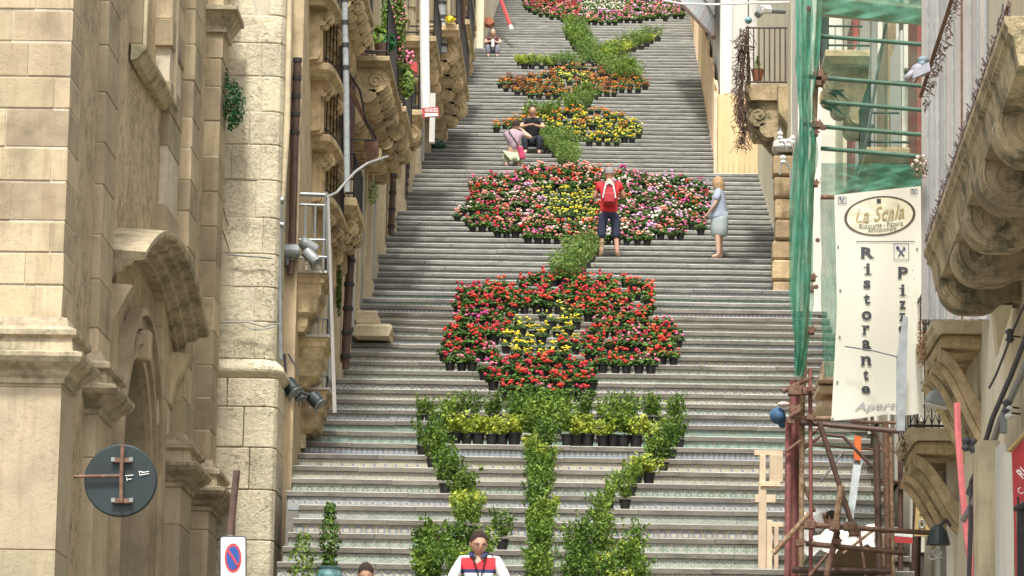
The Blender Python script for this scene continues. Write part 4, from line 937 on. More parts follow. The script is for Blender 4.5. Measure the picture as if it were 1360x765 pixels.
for (x0,x1,y,D) in ((1088,1112,497,46.6),(1086,1110,512,46.9),(1086,1110,533,47.1)):
    b = MB(); a = P(x0,y,D); c = P(x1,y,D); b.box(a.x, c.x+.3, D, D+.9, a.z-.07, a.z); b.build('scaffold_board', MAT['plank'], sc_)
b = MB(); b.box(P(1090,480,47).x, P(1120,480,47).x, 46.7, 47.2, P(1090,508,47).z, P(1090,484,47).z); o = bevel(b.build('wooden_box', MAT['plank']), .02); tag(o, 'brown wooden box on the scaffold boards left of the banner', 'box')
# red and white barrier tape
b = MB(); b.prism([P(1183,712,47), P(1212,714,47), P(1212,722,47), P(1183,720,47)], (0,.01,0)); o = b.build('barrier_board', MAT['redp']); tag(o, 'short dark red barrier board between two scaffold standards', 'board')
b = MB(); b.prism([P(1183,705,47), P(1212,707,47), P(1212,713.5,47), P(1183,711.5,47)], (0,.01,0)); o = b.build('barrier_board', MAT['whitep']); tag(o, 'short white barrier board just above the dark red one', 'board')
# timber crate fence at the scaffold foot
fc = thing('timber_crate_frame', 'pale timber crate frame with stacked boards left of the scaffold foot', 'crate', P(1020,765,48))
i, p = step_at(1022, 770)
for (x0,x1,y0,y1) in ((1002,1040,598,604),(1008,1017,604,765),(1022,1040,604,640),(1003,1030,657,667),(1018,1026,690,765),(1010,1036,640,646),(1025,1040,694,700),(1028,1034,700,765),(1007,1018,640,765)):
    a, c = P(x0,y1,48), P(x1,y0,48); block('timber_board', a.x, c.x, 48+random.uniform(-.04,.04), 48.12, a.z, c.z, MAT['plank'], fc, .004)
bl = thing('blue_bundle', 'round blue cloth bundle hung left of the red standards', 'bundle', P(1032,556,46.2))
b = MB(); b.ball(P(1033,552,46.1), .1, 12, 9, (1,1,1.05)); b.ball(P(1039,560,46.15), .07, 10, 8, (.8,1,1.2)); b.build('bundle', MAT['blue'], bl, smooth=True); b = MB(); b.ball(P(1041,537,46.0), .05, 8, 6, (1.6,1,.7)); b.build('knot', plain('pink_cloth',(.6,.45,.42)), bl)
# cement sacks / white sheet by the worker
sk = thing('white_plaster_sheet', 'crumpled white plastic sheet spread on the scaffold deck before the worker', 'sheet', P(1120,730,47))
v = []; f = []; random.seed(9)
for i in range(13):
    for j in range(9):
        x = 1062+i*9.0; y = 703+j*3.4+6*math.sin(i*.55); d = 47.2-j*.09; q = P(x,y,d); v.append((q.x, q.y, q.z+.05*math.sin(i*1.9+j)+random.uniform(-.02,.02)))
for i in range(12):
    for j in range(8): f.append((i*9+j, (i+1)*9+j, (i+1)*9+j+1, i*9+j+1))
b = MB(); b.add(v, f); b.build('plastic_sheet', MAT['whitep'], sk)
bp = MB(); bp.box(P(1098,760,47.4).x, P(1182,760,47.4).x, 47.3, 47.9, P(1098,757,47.4).z, P(1098,708,47.4).z); o = bevel(bp.build('skip_bin', stone('tan_bin', (.55,.42,.27), .8,1.1,3)), .05, 2); tag(o, 'tan rectangular builders tub behind the lower scaffold tubes', 'tub')
# ------------------------------------------------------------------ banner
BD = 43.6
ban = thing('restaurant_banner', 'white hanging banner of the La Scala restaurant with large vertical lettering', 'banner', P(1165,558,BD))
def bmap(x, y, off=0.):
    w = .035*math.sin((x-1108)/19.+.006*y)+.02*math.sin(y/37.)+.03*math.exp(-((x-1125)/9.)**2)*math.sin(y/60.); return P(x, y, BD+w-off)
v = []; f = []; NU, NV = 24, 50
for i in range(NV+1):
    for j in range(NU+1):
        t, u = i/NV, j/NU
        xl = 1108+(1112-1108)*min(1,t*2)-8*max(0,t-.5)*2; xr = 1223+3*t-6*math.exp(-((t-.35)/.15)**2)*0
        yt = 259+(247-259)*u; yb = np.interp(u, [0,.35,.62,.8,1.], [559,555,550,552,549])
        v.append(tuple(bmap(xl+(xr-xl)*u, yt+(yb-yt)*t)))
for i in range(NV):
    for j in range(NU): a = i*(NU+1)+j; f.append((a, a+1, a+NU+2, a+NU+1))
wm = NT('banner_vinyl'); wm.rough(.45); wm.color((.82,.80,.68)); tl = wm.t.nodes.new('ShaderNodeBsdfTranslucent'); tl.inputs[0].default_value = (.85,.82,.68,1); mx = wm.t.nodes.new('ShaderNodeMixShader'); mx.inputs[0].default_value = .35
wm.t.links.new(wm.b.outputs[0], mx.inputs[1]); wm.t.links.new(tl.outputs[0], mx.inputs[2]); wm.t.links.new(mx.outputs[0], wm.t.nodes['Material Output'].inputs[0])
b = MB(); b.add(v, f); b.build('cloth', wm.mat, ban, smooth=True)
ink = plain('banner_ink', (.035,.04,.045), .6); gold = plain('gold_ink', (.36,.27,.12), .6); pale = plain('emblem_cream', (.66,.62,.45), .6); brown = plain('brown_ink', (.07,.045,.03), .6)
def ell(cx, cy, rx, ry, ang, off, mat, name, ring=0., n=48, shift=0.):
    b = MB(); c, s = math.cos(ang), math.sin(ang)
    o1 = [(cx+rx*math.cos(t)*c-ry*math.sin(t)*s, cy+rx*math.cos(t)*s+ry*math.sin(t)*c) for t in [2*math.pi*k/n for k in range(n)]]
    if not ring: 
        m_ = bmap(cx, cy, off); b.add([m_]+[bmap(x,y,off) for x,y in o1], [(0, 1+k, 1+(k+1)%n) for k in range(n)])
    else:
        o2 = [(cx+shift+(rx-ring*(1.0+1.1*abs(math.cos(t))))*math.cos(t)*c-(ry-ring)*math.sin(t)*s, cy+(rx-ring)*math.cos(t)*s+(ry-ring)*math.sin(t)*c) for t in [2*math.pi*k/n for k in range(n)]]
        b.add([bmap(x,y,off) for x,y in o1+o2], [(k, (k+1)%n, n+(k+1)%n, n+k) for k in range(n)])
    return b.build(name, mat, ban)
ell(1168.5, 286.5, 47, 25.5, -.1, .006, pale, 'emblem_field'); ell(1168.5, 286.5, 47.5, 26, -.1, .010, brown, 'emblem_ring', ring=1.6)
def blet(text, cx, cy, w, h, mat, **k):
    b = MB(); letter_px(b, text, cx, cy, w, h, lambda x, y: bmap(x, y, .014), **k); return b.build('lettering', mat, ban)
blet('La Scala', 1168, 283.5, 67, 19, gold, shear=.45, rotd=-.12, bold=.004)
blet('Ristorante - Pizzeria', 1170.5, 298.5, 58, 7.2, ink, rotd=-.085); blet('Affittacamere', 1171.5, 304.5, 38, 6, ink, rotd=-.085)
b = MB(); b.add([bmap(x,y,.014) for x,y in ((1164.5,264),(1170,264),(1170,269.5),(1164.5,269.5))], [(0,1,2,3)]); b.build('small_emblem', ink, ban)
b = MB(); b.add([bmap(x,y,.012) for x in np.linspace(1137,1215,14) for y in (320.2,321.2)], [(2*k,2*k+2,2*k+3,2*k+1) for k in range(13)]); b.build('rule_line', ink, ban)
SER = lambda l: l
for ch, cy, w, h, se in (('R',335.5,17,14.5,[(-.36,.47,.36,.09),(-.36,-.47,.3,.09),(.42,.47,.24,.09)]),('i',357,5,15,[(0,.47,2.1,.09),(-.6,-.14,1.1,.09)]),('s',377.5,9.5,11,[]),('t',397,8.5,14,[]),('o',419,13,12,[]),('r',438,9,12,[(-.35,.47,.75,.1),(-.55,-.44,.4,.1)]),('a',457.5,11,12,[(.5,.44,.3,.12)]),('n',479,12.5,12,[(-.38,.47,.42,.1),(.38,.47,.42,.1),(-.5,-.44,.3,.1)]),('t',498,7,14,[]),('e',517.5,11.5,10,[])):
    cx = 1152-(cy-335)*.012+ (1 if ch in 'i' else 0); blet(ch, cx, cy, w, h, ink, bold=.035, serif=se)
for ch, cy, w, h, se in (('P',362,13,15,[(-.36,.47,.42,.09),(-.36,-.47,.36,.09)]),('i',385,4.5,15,[(0,.47,2.1,.09),(-.6,-.14,1.1,.09)]),('z',405,9,11,[]),('z',421,9,11,[]),('e',437,9.5,10,[]),('r',453,7,10,[])):
    blet(ch, 1199.5-(cy-362)*.02, cy, w, h, ink, bold=.03, serif=se)
blet('Aperto', 1168, 540, 66, 13, plain('faded_ink', (.35,.36,.36), .6), shear=.25, rotd=-.03, bold=.006)
# little crossed fork and spoon panels
for (cx,cy,w,h) in ((1118.5,266,11,9.5),(1197,334.5,20,22),(1214,254.5,9,7)):
    b = MB(); q = [(cx-w/2,cy-h/2),(cx+w/2,cy-h/2),(cx+w/2,cy+h/2),(cx-w/2,cy+h/2)]; q2 = [(cx-w/2+.7,cy-h/2+.7),(cx+w/2-.7,cy-h/2+.7),(cx+w/2-.7,cy+h/2-.7),(cx-w/2+.7,cy+h/2-.7)]
    b.add([bmap(x,y,.012) for x,y in q+q2], [(k,(k+1)%4,4+(k+1)%4,4+k) for k in range(4)])
    def seg(x0,y0,x1,y1,t): 
        d = math.hypot(x1-x0,y1-y0); nx, ny = -(y1-y0)/d*t, (x1-x0)/d*t; b.add([bmap(x,y,.013) for x,y in ((x0+nx,y0+ny),(x1+nx,y1+ny),(x1-nx,y1-ny),(x0-nx,y0-ny))], [(0,1,2,3)])
    k = w/20; seg(cx-5*k,cy-6*k,cx+4*k,cy+6*k,.8*k); seg(cx+4.5*k,cy-6*k,cx-4*k,cy+6*k,.7*k); seg(cx-6*k,cy-7*k,cx-3.5*k,cy-3.5*k,2*k); seg(cx+3*k,cy-6.5*k,cx+5*k,cy-2.5*k,1.1*k)
    b.build('fork_and_spoon_mark', plain('navy_ink', (.03,.04,.12)) if w == 11 else bpy.data.materials['navy_ink'], ban)
b = MB()
for (x,y) in ((1113,327),(1116,385),(1115,447),(1112,507),(1106,556),(1218,330),(1224,508)): b.tube([bmap(x,y,.02), bmap(x,y,-.01)], .012, 8)
o = b.build('eyelet', MAT['galv'], ban); o['kind'] = 'stuff'
# ------------------------------------------------------------------ right facade near the camera: balconies
hrn = house('house', 'nearest cream house on the right with three carved stone balconies and cable bundles', 24, 36.4, 11, MAT['white'], xw=XR1+.05, side=1)
b = MB(); b.box(XR1-.02, XR1+.3, 37, 39.0, 0, 11); b.build('pilaster', MAT['pil'], hrn)
# big foreground balcony slab
a1, a2 = P(1334,21,30.5), P(1227,333,37.8)
big = thing('stone_balcony', 'large mossy stone balcony with spiral corbels at the upper right corner', 'balcony', (4.2, 34, a2.z))
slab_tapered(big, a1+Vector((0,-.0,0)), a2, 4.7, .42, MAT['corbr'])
for (x,y,D,r) in ((1285,377,37.3,36),(1304,338,35.9,38),(1321,290,34.7,40),(1343,236,33.2,44),(1368,170,31.8,46)):
    c = P(x,y,D); s = 5000/D; R1 = r/s; zt = (a1.z*(37.8-D)+a2.z*(D-30.5))/7.3-.40; pts = []
    for k in range(19): a = math.radians(100+k*(275-100)/18); pts.append((c.x+R1*math.cos(a), c.z+R1*math.sin(a)))
    pts += [(c.x+R1*.7, c.z-R1*.98), (c.x+R1*1.0, c.z-R1*.88), (c.x+R1*1.25, c.z-R1*.72), (c.x+R1*1.7, c.z-R1*.62), (c.x+R1*2.3, c.z-R1*.72), (4.7, c.z-R1*.95), (4.7, zt), (c.x-R1*.2, zt)]
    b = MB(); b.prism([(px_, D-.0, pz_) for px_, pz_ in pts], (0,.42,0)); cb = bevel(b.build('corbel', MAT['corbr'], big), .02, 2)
    for rr, dp in ((.82,.02),):
        pl_ = []
        for k in range(26): a = k*.5; q = R1*(.62-.022*k); pl_.append((c.x+q*math.cos(a), D-.006, c.z+q*math.sin(a)))
        b = MB(); b.tube(pl_, .013, 5); b.build('carved_spiral', MAT['corbr'], cb)
    pl_ = [(px_+.05 if k < 10 else px_, D-.004, pz_+.05) for k, (px_, pz_) in enumerate(pts[6:25])]
    b = MB(); b.tube(pl_, .012, 5); b.build('carved_rim', MAT['corbr'], cb)
# spiky iron edging on the slab rim and grey upright sheets
sp = thing('iron_railing', 'rusty iron balcony railing with dense curled ironwork on the big right balcony', 'railing', a2)
random.seed(21)
b = MB()
for k in range(150):
    t = k/150; q = a1.lerp(a2, t)+Vector((.04,0,.0)); h = .12+.06*random.random()
    b.tube([q, q+Vector((random.uniform(-.05,.03), random.uniform(-.03,.03), h*.5)), q+Vector((random.uniform(-.06,.05), 0, h))], .008, 4)
o = b.build('curled_ironwork', plain('grey_rusty_iron', (.16,.13,.12), .7, 0, .3, 15), sp); o['kind'] = 'stuff'
b = MB(); b.tube([a1+Vector((.04,0,.1)), a2+Vector((.04,0,.1))], .02, 6); b.build('rail', MAT['rust'], sp)
rl = thing('upper_railing', 'rusty railing covered in dried creeper slanting before the grey sheets', 'railing', P(1223,128,40))
b = MB(); b.tube([P(1273,-28,36.5), P(1264,0,37), P(1241,70,38.6), P(1223,128,40)], .022, 7); b.build('rail', MAT['rust'], rl)
b = MB()
for k in range(220):
    t = random.random(); q = P(1273,-28,36.5).lerp(P(1223,133,40), t)+Vector((random.uniform(0,.08),0,random.uniform(-.12,.04)))
    b.tube([q, q+Vector((random.uniform(-.05,.05), random.uniform(-.05,.05), random.uniform(-.06,.03)))], .006, 4)
o = b.build('dried_creeper', MAT['brownpipe'], rl); o['kind'] = 'stuff'
scn = thing('grey_sheet_screen', 'weathered grey corrugated sheets standing upright as a screen between balconies', 'screen', P(1250,425,40.6))
xs = [1224,1233,1241,1247,1255,1266,1278,1290,1300,1311,1322,1335]
for k, (x0, x1) in enumerate(zip(xs, xs[1:])):
    a = P(x0, 424, 40.6); c = P(x1, 424, 40.6); b = MB(); dy = .03*(k%2); top = P(x0, -60, 40.6).z
    b.box(a.x, c.x-.006, 40.6+dy, 40.63+dy, a.z, top); b.build('corrugated_sheet', MAT['sheet'], scn)
    b = MB(); b.tube([(c.x-.003, 40.59, a.z), (c.x-.003, 40.59, top)], .012, 6); b.build('rib', MAT['greypaint'] if k != 5 else MAT['rust'], scn)
# second and third balconies with curved ribbed brackets
def ribbed(name, label, xl, xr, ytop, D, D2, brk, railh):
    a = P(xl, ytop, D); t = thing(name, label, 'balcony', a); xw = P(xr, ytop, D).x
    c = Vector((a.x, D2, a.z)); slab_tapered(t, a, c, xw, .14, MAT['pil'])
    b = MB(); b.box(a.x+.1, xw, D+.1, D2-.05, a.z-.3, a.z-.139); bevel(b.build('bed_moulding', MAT['corb'], t), .05, 2)
    for k in range(3):
        Dk = D+.12+k*(D2-D-.4)/2.0; n = 12; top = []; bot = []
        for q in range(n+1):
            s = q/n; x = a.x+.1+(xw-a.x-.12)*s; top.append((x, a.z-.3-brk*(s**2*(3-2*s))*.85)); 
            bot.append((x-.02, a.z-.45-brk*(min(1,s*1.05)**2*(3-2*min(1,s*1.05)))))
        b = MB(); p_ = [(x,Dk,z) for x,z in top]+[(x,Dk,z) for x,z in bot[::-1]]; b.prism(p_, (0,.3,0)); cb = bevel(b.build('bracket', MAT['corbr' if k else 'corb'], t), .02, 2)
        b = MB(); b.tube([(x-.01, Dk+.15, z-.0) for x,z in bot], .07, 6); b.build('bracket_rib', MAT['corb'], cb)
    b = MB(); b.prism([(a.x+.35, D2-.25, a.z-.3), (xw, D2-.25, a.z-.3), (xw, D2-.25, a.z-.3-brk), (a.x+.6, D2-.25, a.z-.3-brk*.6)], (0,.2,0)); b.build('bracket_web', MAT['pil'], t)
    b = MB(); m_ = 9
    for q in range(m_+1):
        x = a.x+.03+(xw-a.x-.03)*q/m_; b.tube([(x, D+.04, a.z), (x, D+.04, a.z+railh)], .009, 5)
        if q < m_:
            xm = x+(xw-a.x)/m_/2; b.tube([(x, D+.04, a.z+.05), (xm, D+.04, a.z+.16), (x+(xw-a.x)/m_, D+.04, a.z+.05)], .008, 4); b.tube([(x, D+.04, a.z+.3), (xm, D+.04, a.z+.19), (x+(xw-a.x)/m_, D+.04, a.z+.3)], .008, 4)
    for zz in (.03, railh): b.tube([(a.x+.03, D+.04, a.z+zz), (xw, D+.04, a.z+zz)], .016, 5); b.tube([(a.x+.03, D+.04, a.z+zz), (a.x+.03, D2, a.z+zz)], .016, 5)
    for q in range(6): yk = D+.04+(D2-D)*q/6; b.tube([(a.x+.03, yk, a.z), (a.x+.03, yk, a.z+railh)], .009, 5)
    b.build('railing', MAT['iron'], t); return t
ribbed('stone_balcony', 'middle right stone balcony on ribbed curved brackets under the grey sheets', 1238, 1334, 425, 41.4, 43.6, .95, .0+.55)
ribbed('stone_balcony', 'lowest right stone balcony with a lattice railing behind the faded red strip', 1206, 1295, 568, 44.0, 46.0, .75, 1.25)
b = MB(); b.prism([P(1200,418,43.2), P(1206,422,43.2), P(1202,572,43.2), P(1191,572,43.2), P(1191,474,43.2)], (0,.05,0)); o = b.build('grey_post', MAT['greypaint']); tag(o, 'flat grey metal corner post standing in front of the banner', 'post')
b = MB(); b.tube([P(1122,460,43.4), P(1160,466,43.3), P(1192,474,43.18)], .008, 5); o = b.build('tie_wire', MAT['wire']); tag(o, 'thin dark wire stretched across the banner to the grey post', 'wire')
# facade near: wall surface, cornice strip, cable bundles, insulators, drain
b = MB(); b.prism([P(1320,405,37.4), P(1345,405,37.4), P(1330,455,38.6), P(1326,470,38.8)], (0,.3,0)); b.build('cornice_end', MAT['cream'], hrn)
random.seed(4)
def cab(name, label, pts, r, mat, cat='cable'):
    b = MB(); b.tube([P(*p) for p in pts], r, 6); o = b.build(name, MAT[mat]); tag(o, label, cat); return o
cab('cable', 'thin dark cable dropping from an insulator down the right cream wall', [(1362,402,36.8),(1352,424,37),(1342,448,37.2),(1334,470,37.4),(1322,500,37.8),(1314,515,38.2)], .014, 'wire')
cab('cable', 'twisted dark cable bundle slanting down the right wall, outer one', [(1366,438,36.6),(1357,462,36.8),(1343,498,37.2),(1330,528,37.6),(1318,556,38),(1308,590,38.5),(1298,622,39),(1286,655,39.5)], .03, 'wire')
cab('cable', 'thick pale cable bundle nearest the wall edge at right', [(1366,476,36.3),(1356,500,36.6),(1342,530,37),(1330,555,37.4),(1318,590,38),(1306,630,38.6),(1294,665,39.2),(1280,690,39.8)], .038, 'lcable')
cab('cable', 'black cable hanging behind the faded red strip', [(1302,596,38.8),(1298,622,39),(1290,640,39.2),(1289,700,39.4),(1287,765,39.6)], .026, 'wire')
cab('cable', 'thin vertical cable on the right pilaster ending in a loop', [(1313,600,37.4),(1315,660,37.4),(1317,745,37.4)], .012, 'wire')
for k, (x, y) in enumerate(((1341,446),(1340,548),(1337,540),(1283,590),(1293,592))):
    t = thing('insulator', ['dark insulator on the thin cable near top of the right wall','white insulator clamp on the bundle at mid wall','small dark insulator just above the white clamp','dark insulator left of the faded red strip pair','dark insulator right beside the faded strip'][k], 'insulator', P(x,y,37.2))
    b = MB(); b.lathe(P(x,y,37.0), [(.02,-.07),(.05,-.04),(.025,0),(.05,.04),(.02,.07)], 9); b.build('body', MAT['whitep' if k == 1 else 'wire'], t); b = MB(); b.tube([P(x,y,37.0), P(x+16,y+2,37.5)], .01, 5); b.build('arm', MAT['iron'], t)
b = MB(); b.box(P(1329,560,37.1).x, P(1337,560,37.1).x, 37.05, 37.15, P(1329,575,37.1).z, P(1329,546,37.1).z); o = b.build('junction_box', MAT['galv']); tag(o, 'small metal junction box on the right wall among the cables', 'box')
# wall pieces beneath
for (x0,x1,y0,y1,D,m_,nm) in ((1328,1336,590,800,36.2,'greyrender','edge_strip'),(1336,1346,600,800,36.0,'white','white_jamb'),(1300,1328,585,800,36.6,'pil','pilaster'),(1299,1306,600,800,38.,'maroon','maroon_strip')):
    b = MB(); a, c = P(x0,y1,D), P(x1,y0,D); b.box(a.x, c.x, D, D+.5, 0, c.z); b.build(nm, MAT[m_], hrn)
cab('faded_red_strip', 'long faded red plastic strip hanging in front of the lowest right balcony', [(1271,535,40),(1272,575,40),(1277,640,40),(1284,710,40),(1292,770,40)], .038, 'pinkstrip', 'strip')
# red signboard at the very right
rs = thing('red_signboard', 'red signboard with white lettering and a gold scroll edge at the right frame edge', 'sign', P(1352,640,35))
b = MB(); b.prism([P(1344,600,35), P(1366,576,34.6), P(1366,660,34.6), P(1349,672,35)], (.0,.05,0)); b.build('board', MAT['redp'], rs)
b = MB(); b.prism([P(1344,600,35.06), P(1349,672,35.06), P(1353,800,35.06), P(1350,800,35.06)], (0,.03,0)); b.build('red_post', MAT['redp'], rs)
b = MB(); 
for k in range(9): b.ball(P(1341+k*2.9, 598-k*3.1, 34.9-.03*k), .022, 8, 6)
b.build('scroll_edge', MAT['ochre'], rs)
b = MB(); letter_px(b, 'RI', 1357, 628, 9, 14, lambda x, y: P(x, y, 34.55), rotd=-.75, bold=.02); letter_px(b, 'C', 1355, 652, 6, 9, lambda x, y: P(x, y, 34.55), rotd=-.6); b.build('lettering', MAT['whitep'], rs)
gr = thing('window_grille', 'dark window grille at the very right edge under the red signboard', 'grille', P(1356,765,35))
b = MB(); b.tube([P(1349,676,34.8), P(1366,668,34.6)], .03, 6); b.build('top_bar', MAT['iron'], gr)
for x in (1352,1355.5,1359,1362.5):
    b = MB(); b.tube([P(x,671,34.75), P(x+.5,800,34.75)], .014, 5); b.build('bar', MAT['iron'], gr)
b = MB(); b.tube([P(1352,660,34.8), P(1352,676,34.8)], .01, 5); b.build('spike', MAT['iron'], gr)
# yellow wall sign, street lamp, curtain of vines below the lowest balcony
ys_ = thing('yellow_cafe_sign', 'faded yellow shop sign with grey letters under the lowest right balcony', 'sign', P(1226,700,47.2))
b = MB(); b.prism([P(1219,640,47.2), P(1262,640,47.2), P(1262,712,47.2), P(1214,712,47.2)], (0,.05,0)); b.build('board', MAT['ochre'], ys_)
b = MB(); b.prism([P(1223,664,47.18), P(1241,655,47.18), P(1241,673,47.18), P(1221,683,47.18)], (0,.01,0)); b.build('grey_panel', MAT['greypaint'], ys_)
b = MB(); letter_px(b, 'CAV', 1231, 669, 16, 11, lambda x, y: P(x, y, 47.16), rotd=-.45, bold=.03); b.build('lettering', MAT['ochre'], ys_)
b = MB(); ell2 = [P(1224.5+3.3*math.cos(t), 696+5.5*math.sin(t), 47.17) for t in [2*math.pi*k/16 for k in range(16)]]; b.tube(ell2+[ell2[0]], .012, 5); b.build('round_mark', MAT['greypaint'], ys_)
lm = thing('wall_lamp', 'dark bell shaped wall lamp beside the yellow sign', 'lamp', P(1247,715,43.5))
c = P(1246,712,43.2); b = MB(); b.lathe(c, [(.14,-.1),(.13,-.05),(.10,.06),(.06,.11),(.03,.13)], 16); b.build('lamp_shade', MAT['sign_back'], lm)
b = MB(); b.tube([c+Vector((.0,0,.1)), c+Vector((.1,.1,.2)), P(1262,698,43.6)], .02, 6); b.build('arm', MAT['iron'], lm); b = MB(); b.tube([P(x,y,43.1) for x,y in ((1232,738),(1236,744),(1246,741),(1252,733),(1246,728),(1238,733),(1244,743),(1252,740))], .014, 5); b.build('coiled_cable', MAT['lcable'], lm)
aw = thing('dark_awning_light', 'dark curved grey shop light under the middle right balcony', 'light', P(1252,530,43.8))
b = MB(); b.prism([P(1231,526,43.2), P(1236,519,43.2), P(1244,516,43.2), P(1262,523,43.2), P(1285,540,43.2), P(1276,544,43.2), P(1231,533,43.2)], (0,.4,0)); bevel(b.build('housing', MAT['greypaint'], aw), .03, 2); b = MB(); b.prism([P(1232,533.5,43.25), P(1274,544.5,43.25), P(1273,547,43.25), P(1231,536,43.25)], (0,.3,0)); b.build('tube_lamp', MAT['whitep'], aw)
# pigeon on the railing
pg = thing('pigeon', 'grey pigeon with pale wings perched on the rusty slanting railing', 'bird', P(1222,100,39))
c = P(1222,93,38.6); s = 38.6/5000
b = MB(); b.ball(c, .085, 12, 8, (1.15,.8,.85)); b.tube([c+Vector((-.05,0,-.02)), c+Vector((-.16,0,-.10))], [.05,.03], 8); b.build('body', plain('pigeon_grey',(.28,.28,.31)), pg, smooth=True)
b = MB(); b.ball(P(1226,80,38.6), .05, 10, 8, (1.3,1,.9)); b.tube([P(1226,80,38.6), P(1224,90,38.6)], [.045,.06], 8); b.build('head', plain('pigeon_blue',(.16,.21,.24)), pg, smooth=True)
b = MB(); b.prism([P(1214,92,38.5), P(1234,82,38.5), P(1236,94,38.5), P(1222,100,38.5), P(1212,104,38.5)], (0,.02,0)); b.build('wing', plain('pigeon_wing',(.34,.34,.40)), pg)
b = MB(); b.tube([P(1218,102,38.6), P(1213,110,38.6)], [.03,.018], 6); b.tube([P(1216,98,38.6), P(1206,106,38.6)], [.025,.012], 6); b.build('tail', plain('pigeon_tail',(.25,.19,.17)), pg)
# ================================================================== plants
L_DARK = leafmat('dark_shrub_leaf', (.07,.145,.02), (.21,.34,.05)); L_MID = leafmat('green_shrub_leaf', (.12,.21,.03), (.31,.44,.07)); L_LIGHT = leafmat('yellow_green_leaf', (.32,.42,.05), (.66,.66,.12))
L_FERN = leafmat('feathery_leaf', (.13,.23,.05), (.36,.46,.12)); L_GER = leafmat('geranium_leaf', (.055,.13,.025), (.19,.33,.06)); L_MARI = leafmat('marigold_leaf', (.07,.16,.03), (.20,.33,.07)); L_BRONZE = leafmat('bronze_leaf', (.12,.075,.02), (.24,.17,.04))
def petal(name, c, v=.35):
    m = NT(name); m.rough(.6); g = m.t.nodes.new('ShaderNodeNewGeometry'); oi = m.t.nodes.new('ShaderNodeObjectInfo'); f = m.math('MULTIPLY_ADD', g.outputs['Random Per Island'], .75, m.math('MULTIPLY', oi.outputs['Random'], .25))
    p = m.pos(); n_ = m.noise(p, 90, 2); f = m.math('ADD', m.math('MULTIPLY', f, .75), m.math('MULTIPLY', n_, .3))
    m.color(m.ramp(f, [(.1, sh(c, 1-v)), (.5, c), (.95, tuple(min(1, x*(1+v)+.03) for x in c))])); return m.mat
PET = dict(scarlet=petal('scarlet_petal', (.62,.035,.02)), crimson=petal('crimson_petal', (.50,.02,.05)), orange_red=petal('orange_red_petal', (.72,.10,.03)), pink=petal('pink_petal', (.72,.18,.30)), magenta=petal('magenta_petal', (.62,.06,.28)),
    lilac=petal('lilac_petal', (.66,.38,.58)), salmon=petal('salmon_petal', (.78,.30,.22)), blush=petal('blush_petal', (.80,.58,.52)), white=petal('white_petal', (.80,.76,.66)), orange=petal('orange_petal', (.78,.26,.02)), yellow=petal('yellow_petal', (.80,.62,.03)), lemon=petal('lemon_petal', (.76,.72,.10)), rust=petal('rust_petal', (.48,.14,.02)))
rng = np.random.RandomState(12)
def leaves(n, fn, size, asp=.6, up=.5, fold=0.):
    """n leaf quads; fn() gives (position, outward dir)"""
    v = []; f = []
    for i in range(n):
        p, d = fn(); d = np.array(d)+rng.normal(0, .45, 3); d[2] += up; d /= np.linalg.norm(d)+1e-6
        t = np.cross(d, rng.normal(0, 1, 3)); t /= np.linalg.norm(t)+1e-6; b_ = np.cross(d, t); s = size*rng.uniform(.6, 1.35); q = len(v); p = np.array(p)
        v += [p-t*s*.5, p+b_*s*asp*.5+d*fold*s, p+t*s*.5, p-b_*s*asp*.5+d*fold*s]; f.append((q, q+1, q+2, q+3))
    return v, f
def cloud_mesh(name, n, shape, size, mat, asp=.6, up=.5):
    v, f = leaves(n, shape, size, asp, up); me = bpy.data.meshes.new(name); me.from_pydata([tuple(x) for x in v], [], f); me.materials.append(mat); return me
def sh_shrub(w, h, z0, sprigs=9, taper=.55, spread=1.):
    tips = [(rng.uniform(-1,1)*w*.5*spread, rng.uniform(-1,1)*w*.5*spread, z0+h*rng.uniform(.6,1.08)) for _ in range(sprigs)]
    def fn():
        tx, ty, tz = tips[rng.randint(sprigs)]; t = rng.uniform(.12, 1)**.8; r = w*.2*(1-taper*t)
        p = (tx*t**.7+rng.normal(0,r*.5), ty*t**.7+rng.normal(0,r*.5), z0+(tz-z0)*t+rng.normal(0,.012)); return p, (tx+rng.normal(0,.1), ty+rng.normal(0,.1), .15)
    return fn
def sh_dome(r, h, z0):
    def fn():
        a = rng.uniform(0, 2*math.pi); u = rng.uniform(0,1)**.5; e = rng.uniform(.15, 1)
        return (r*u*math.cos(a), r*u*math.sin(a), z0+h*math.sqrt(max(0,1-u*u*.8))*e), (u*math.cos(a), u*math.sin(a), .7)
    return fn
pm = MB(); pm.lathe((0,0,0), [(.058,0),(.078,.135),(.086,.137),(.087,.155),(.078,.155),(.075,.14)], 12); po = pm.build('pot', [MAT['blackpot'], MAT['soil']]); POT = po.data
POT.polygons[-1].material_index = 1; bpy.data.objects.remove(po)
FOL = dict(
 dark=[cloud_mesh('dark_foliage', 520, sh_shrub(.30,.45,.13,16,.5), .055, L_DARK, .42, .2) for _ in range(4)],
 mid=[cloud_mesh('green_foliage', 500, sh_shrub(.30,.43,.13,15,.5), .055, L_MID, .42, .2) for _ in range(4)],
 light=[cloud_mesh('yellow_foliage', 420, sh_shrub(.34,.27,.12,15,.3), .05, L_LIGHT, .6, .4) for _ in range(3)],
 fern=[cloud_mesh('feathery_foliage', 360, sh_shrub(.30,.32,.13,13,.3,1.1), .06, L_FERN, .28, .6) for _ in range(3)],
 ger=[cloud_mesh('geranium_foliage', 130, sh_dome(.125,.15,.14), .055, L_GER, .9, .9) for _ in range(5)],
 mari=[cloud_mesh('marigold_foliage', 150, sh_dome(.115,.12,.13), .045, L_MARI, .35, .7) for _ in range(3)],
 bronze=[cloud_mesh('bronze_foliage', 150, sh_dome(.12,.14,.13), .045, L_BRONZE, .4, .7) for _ in range(2)])
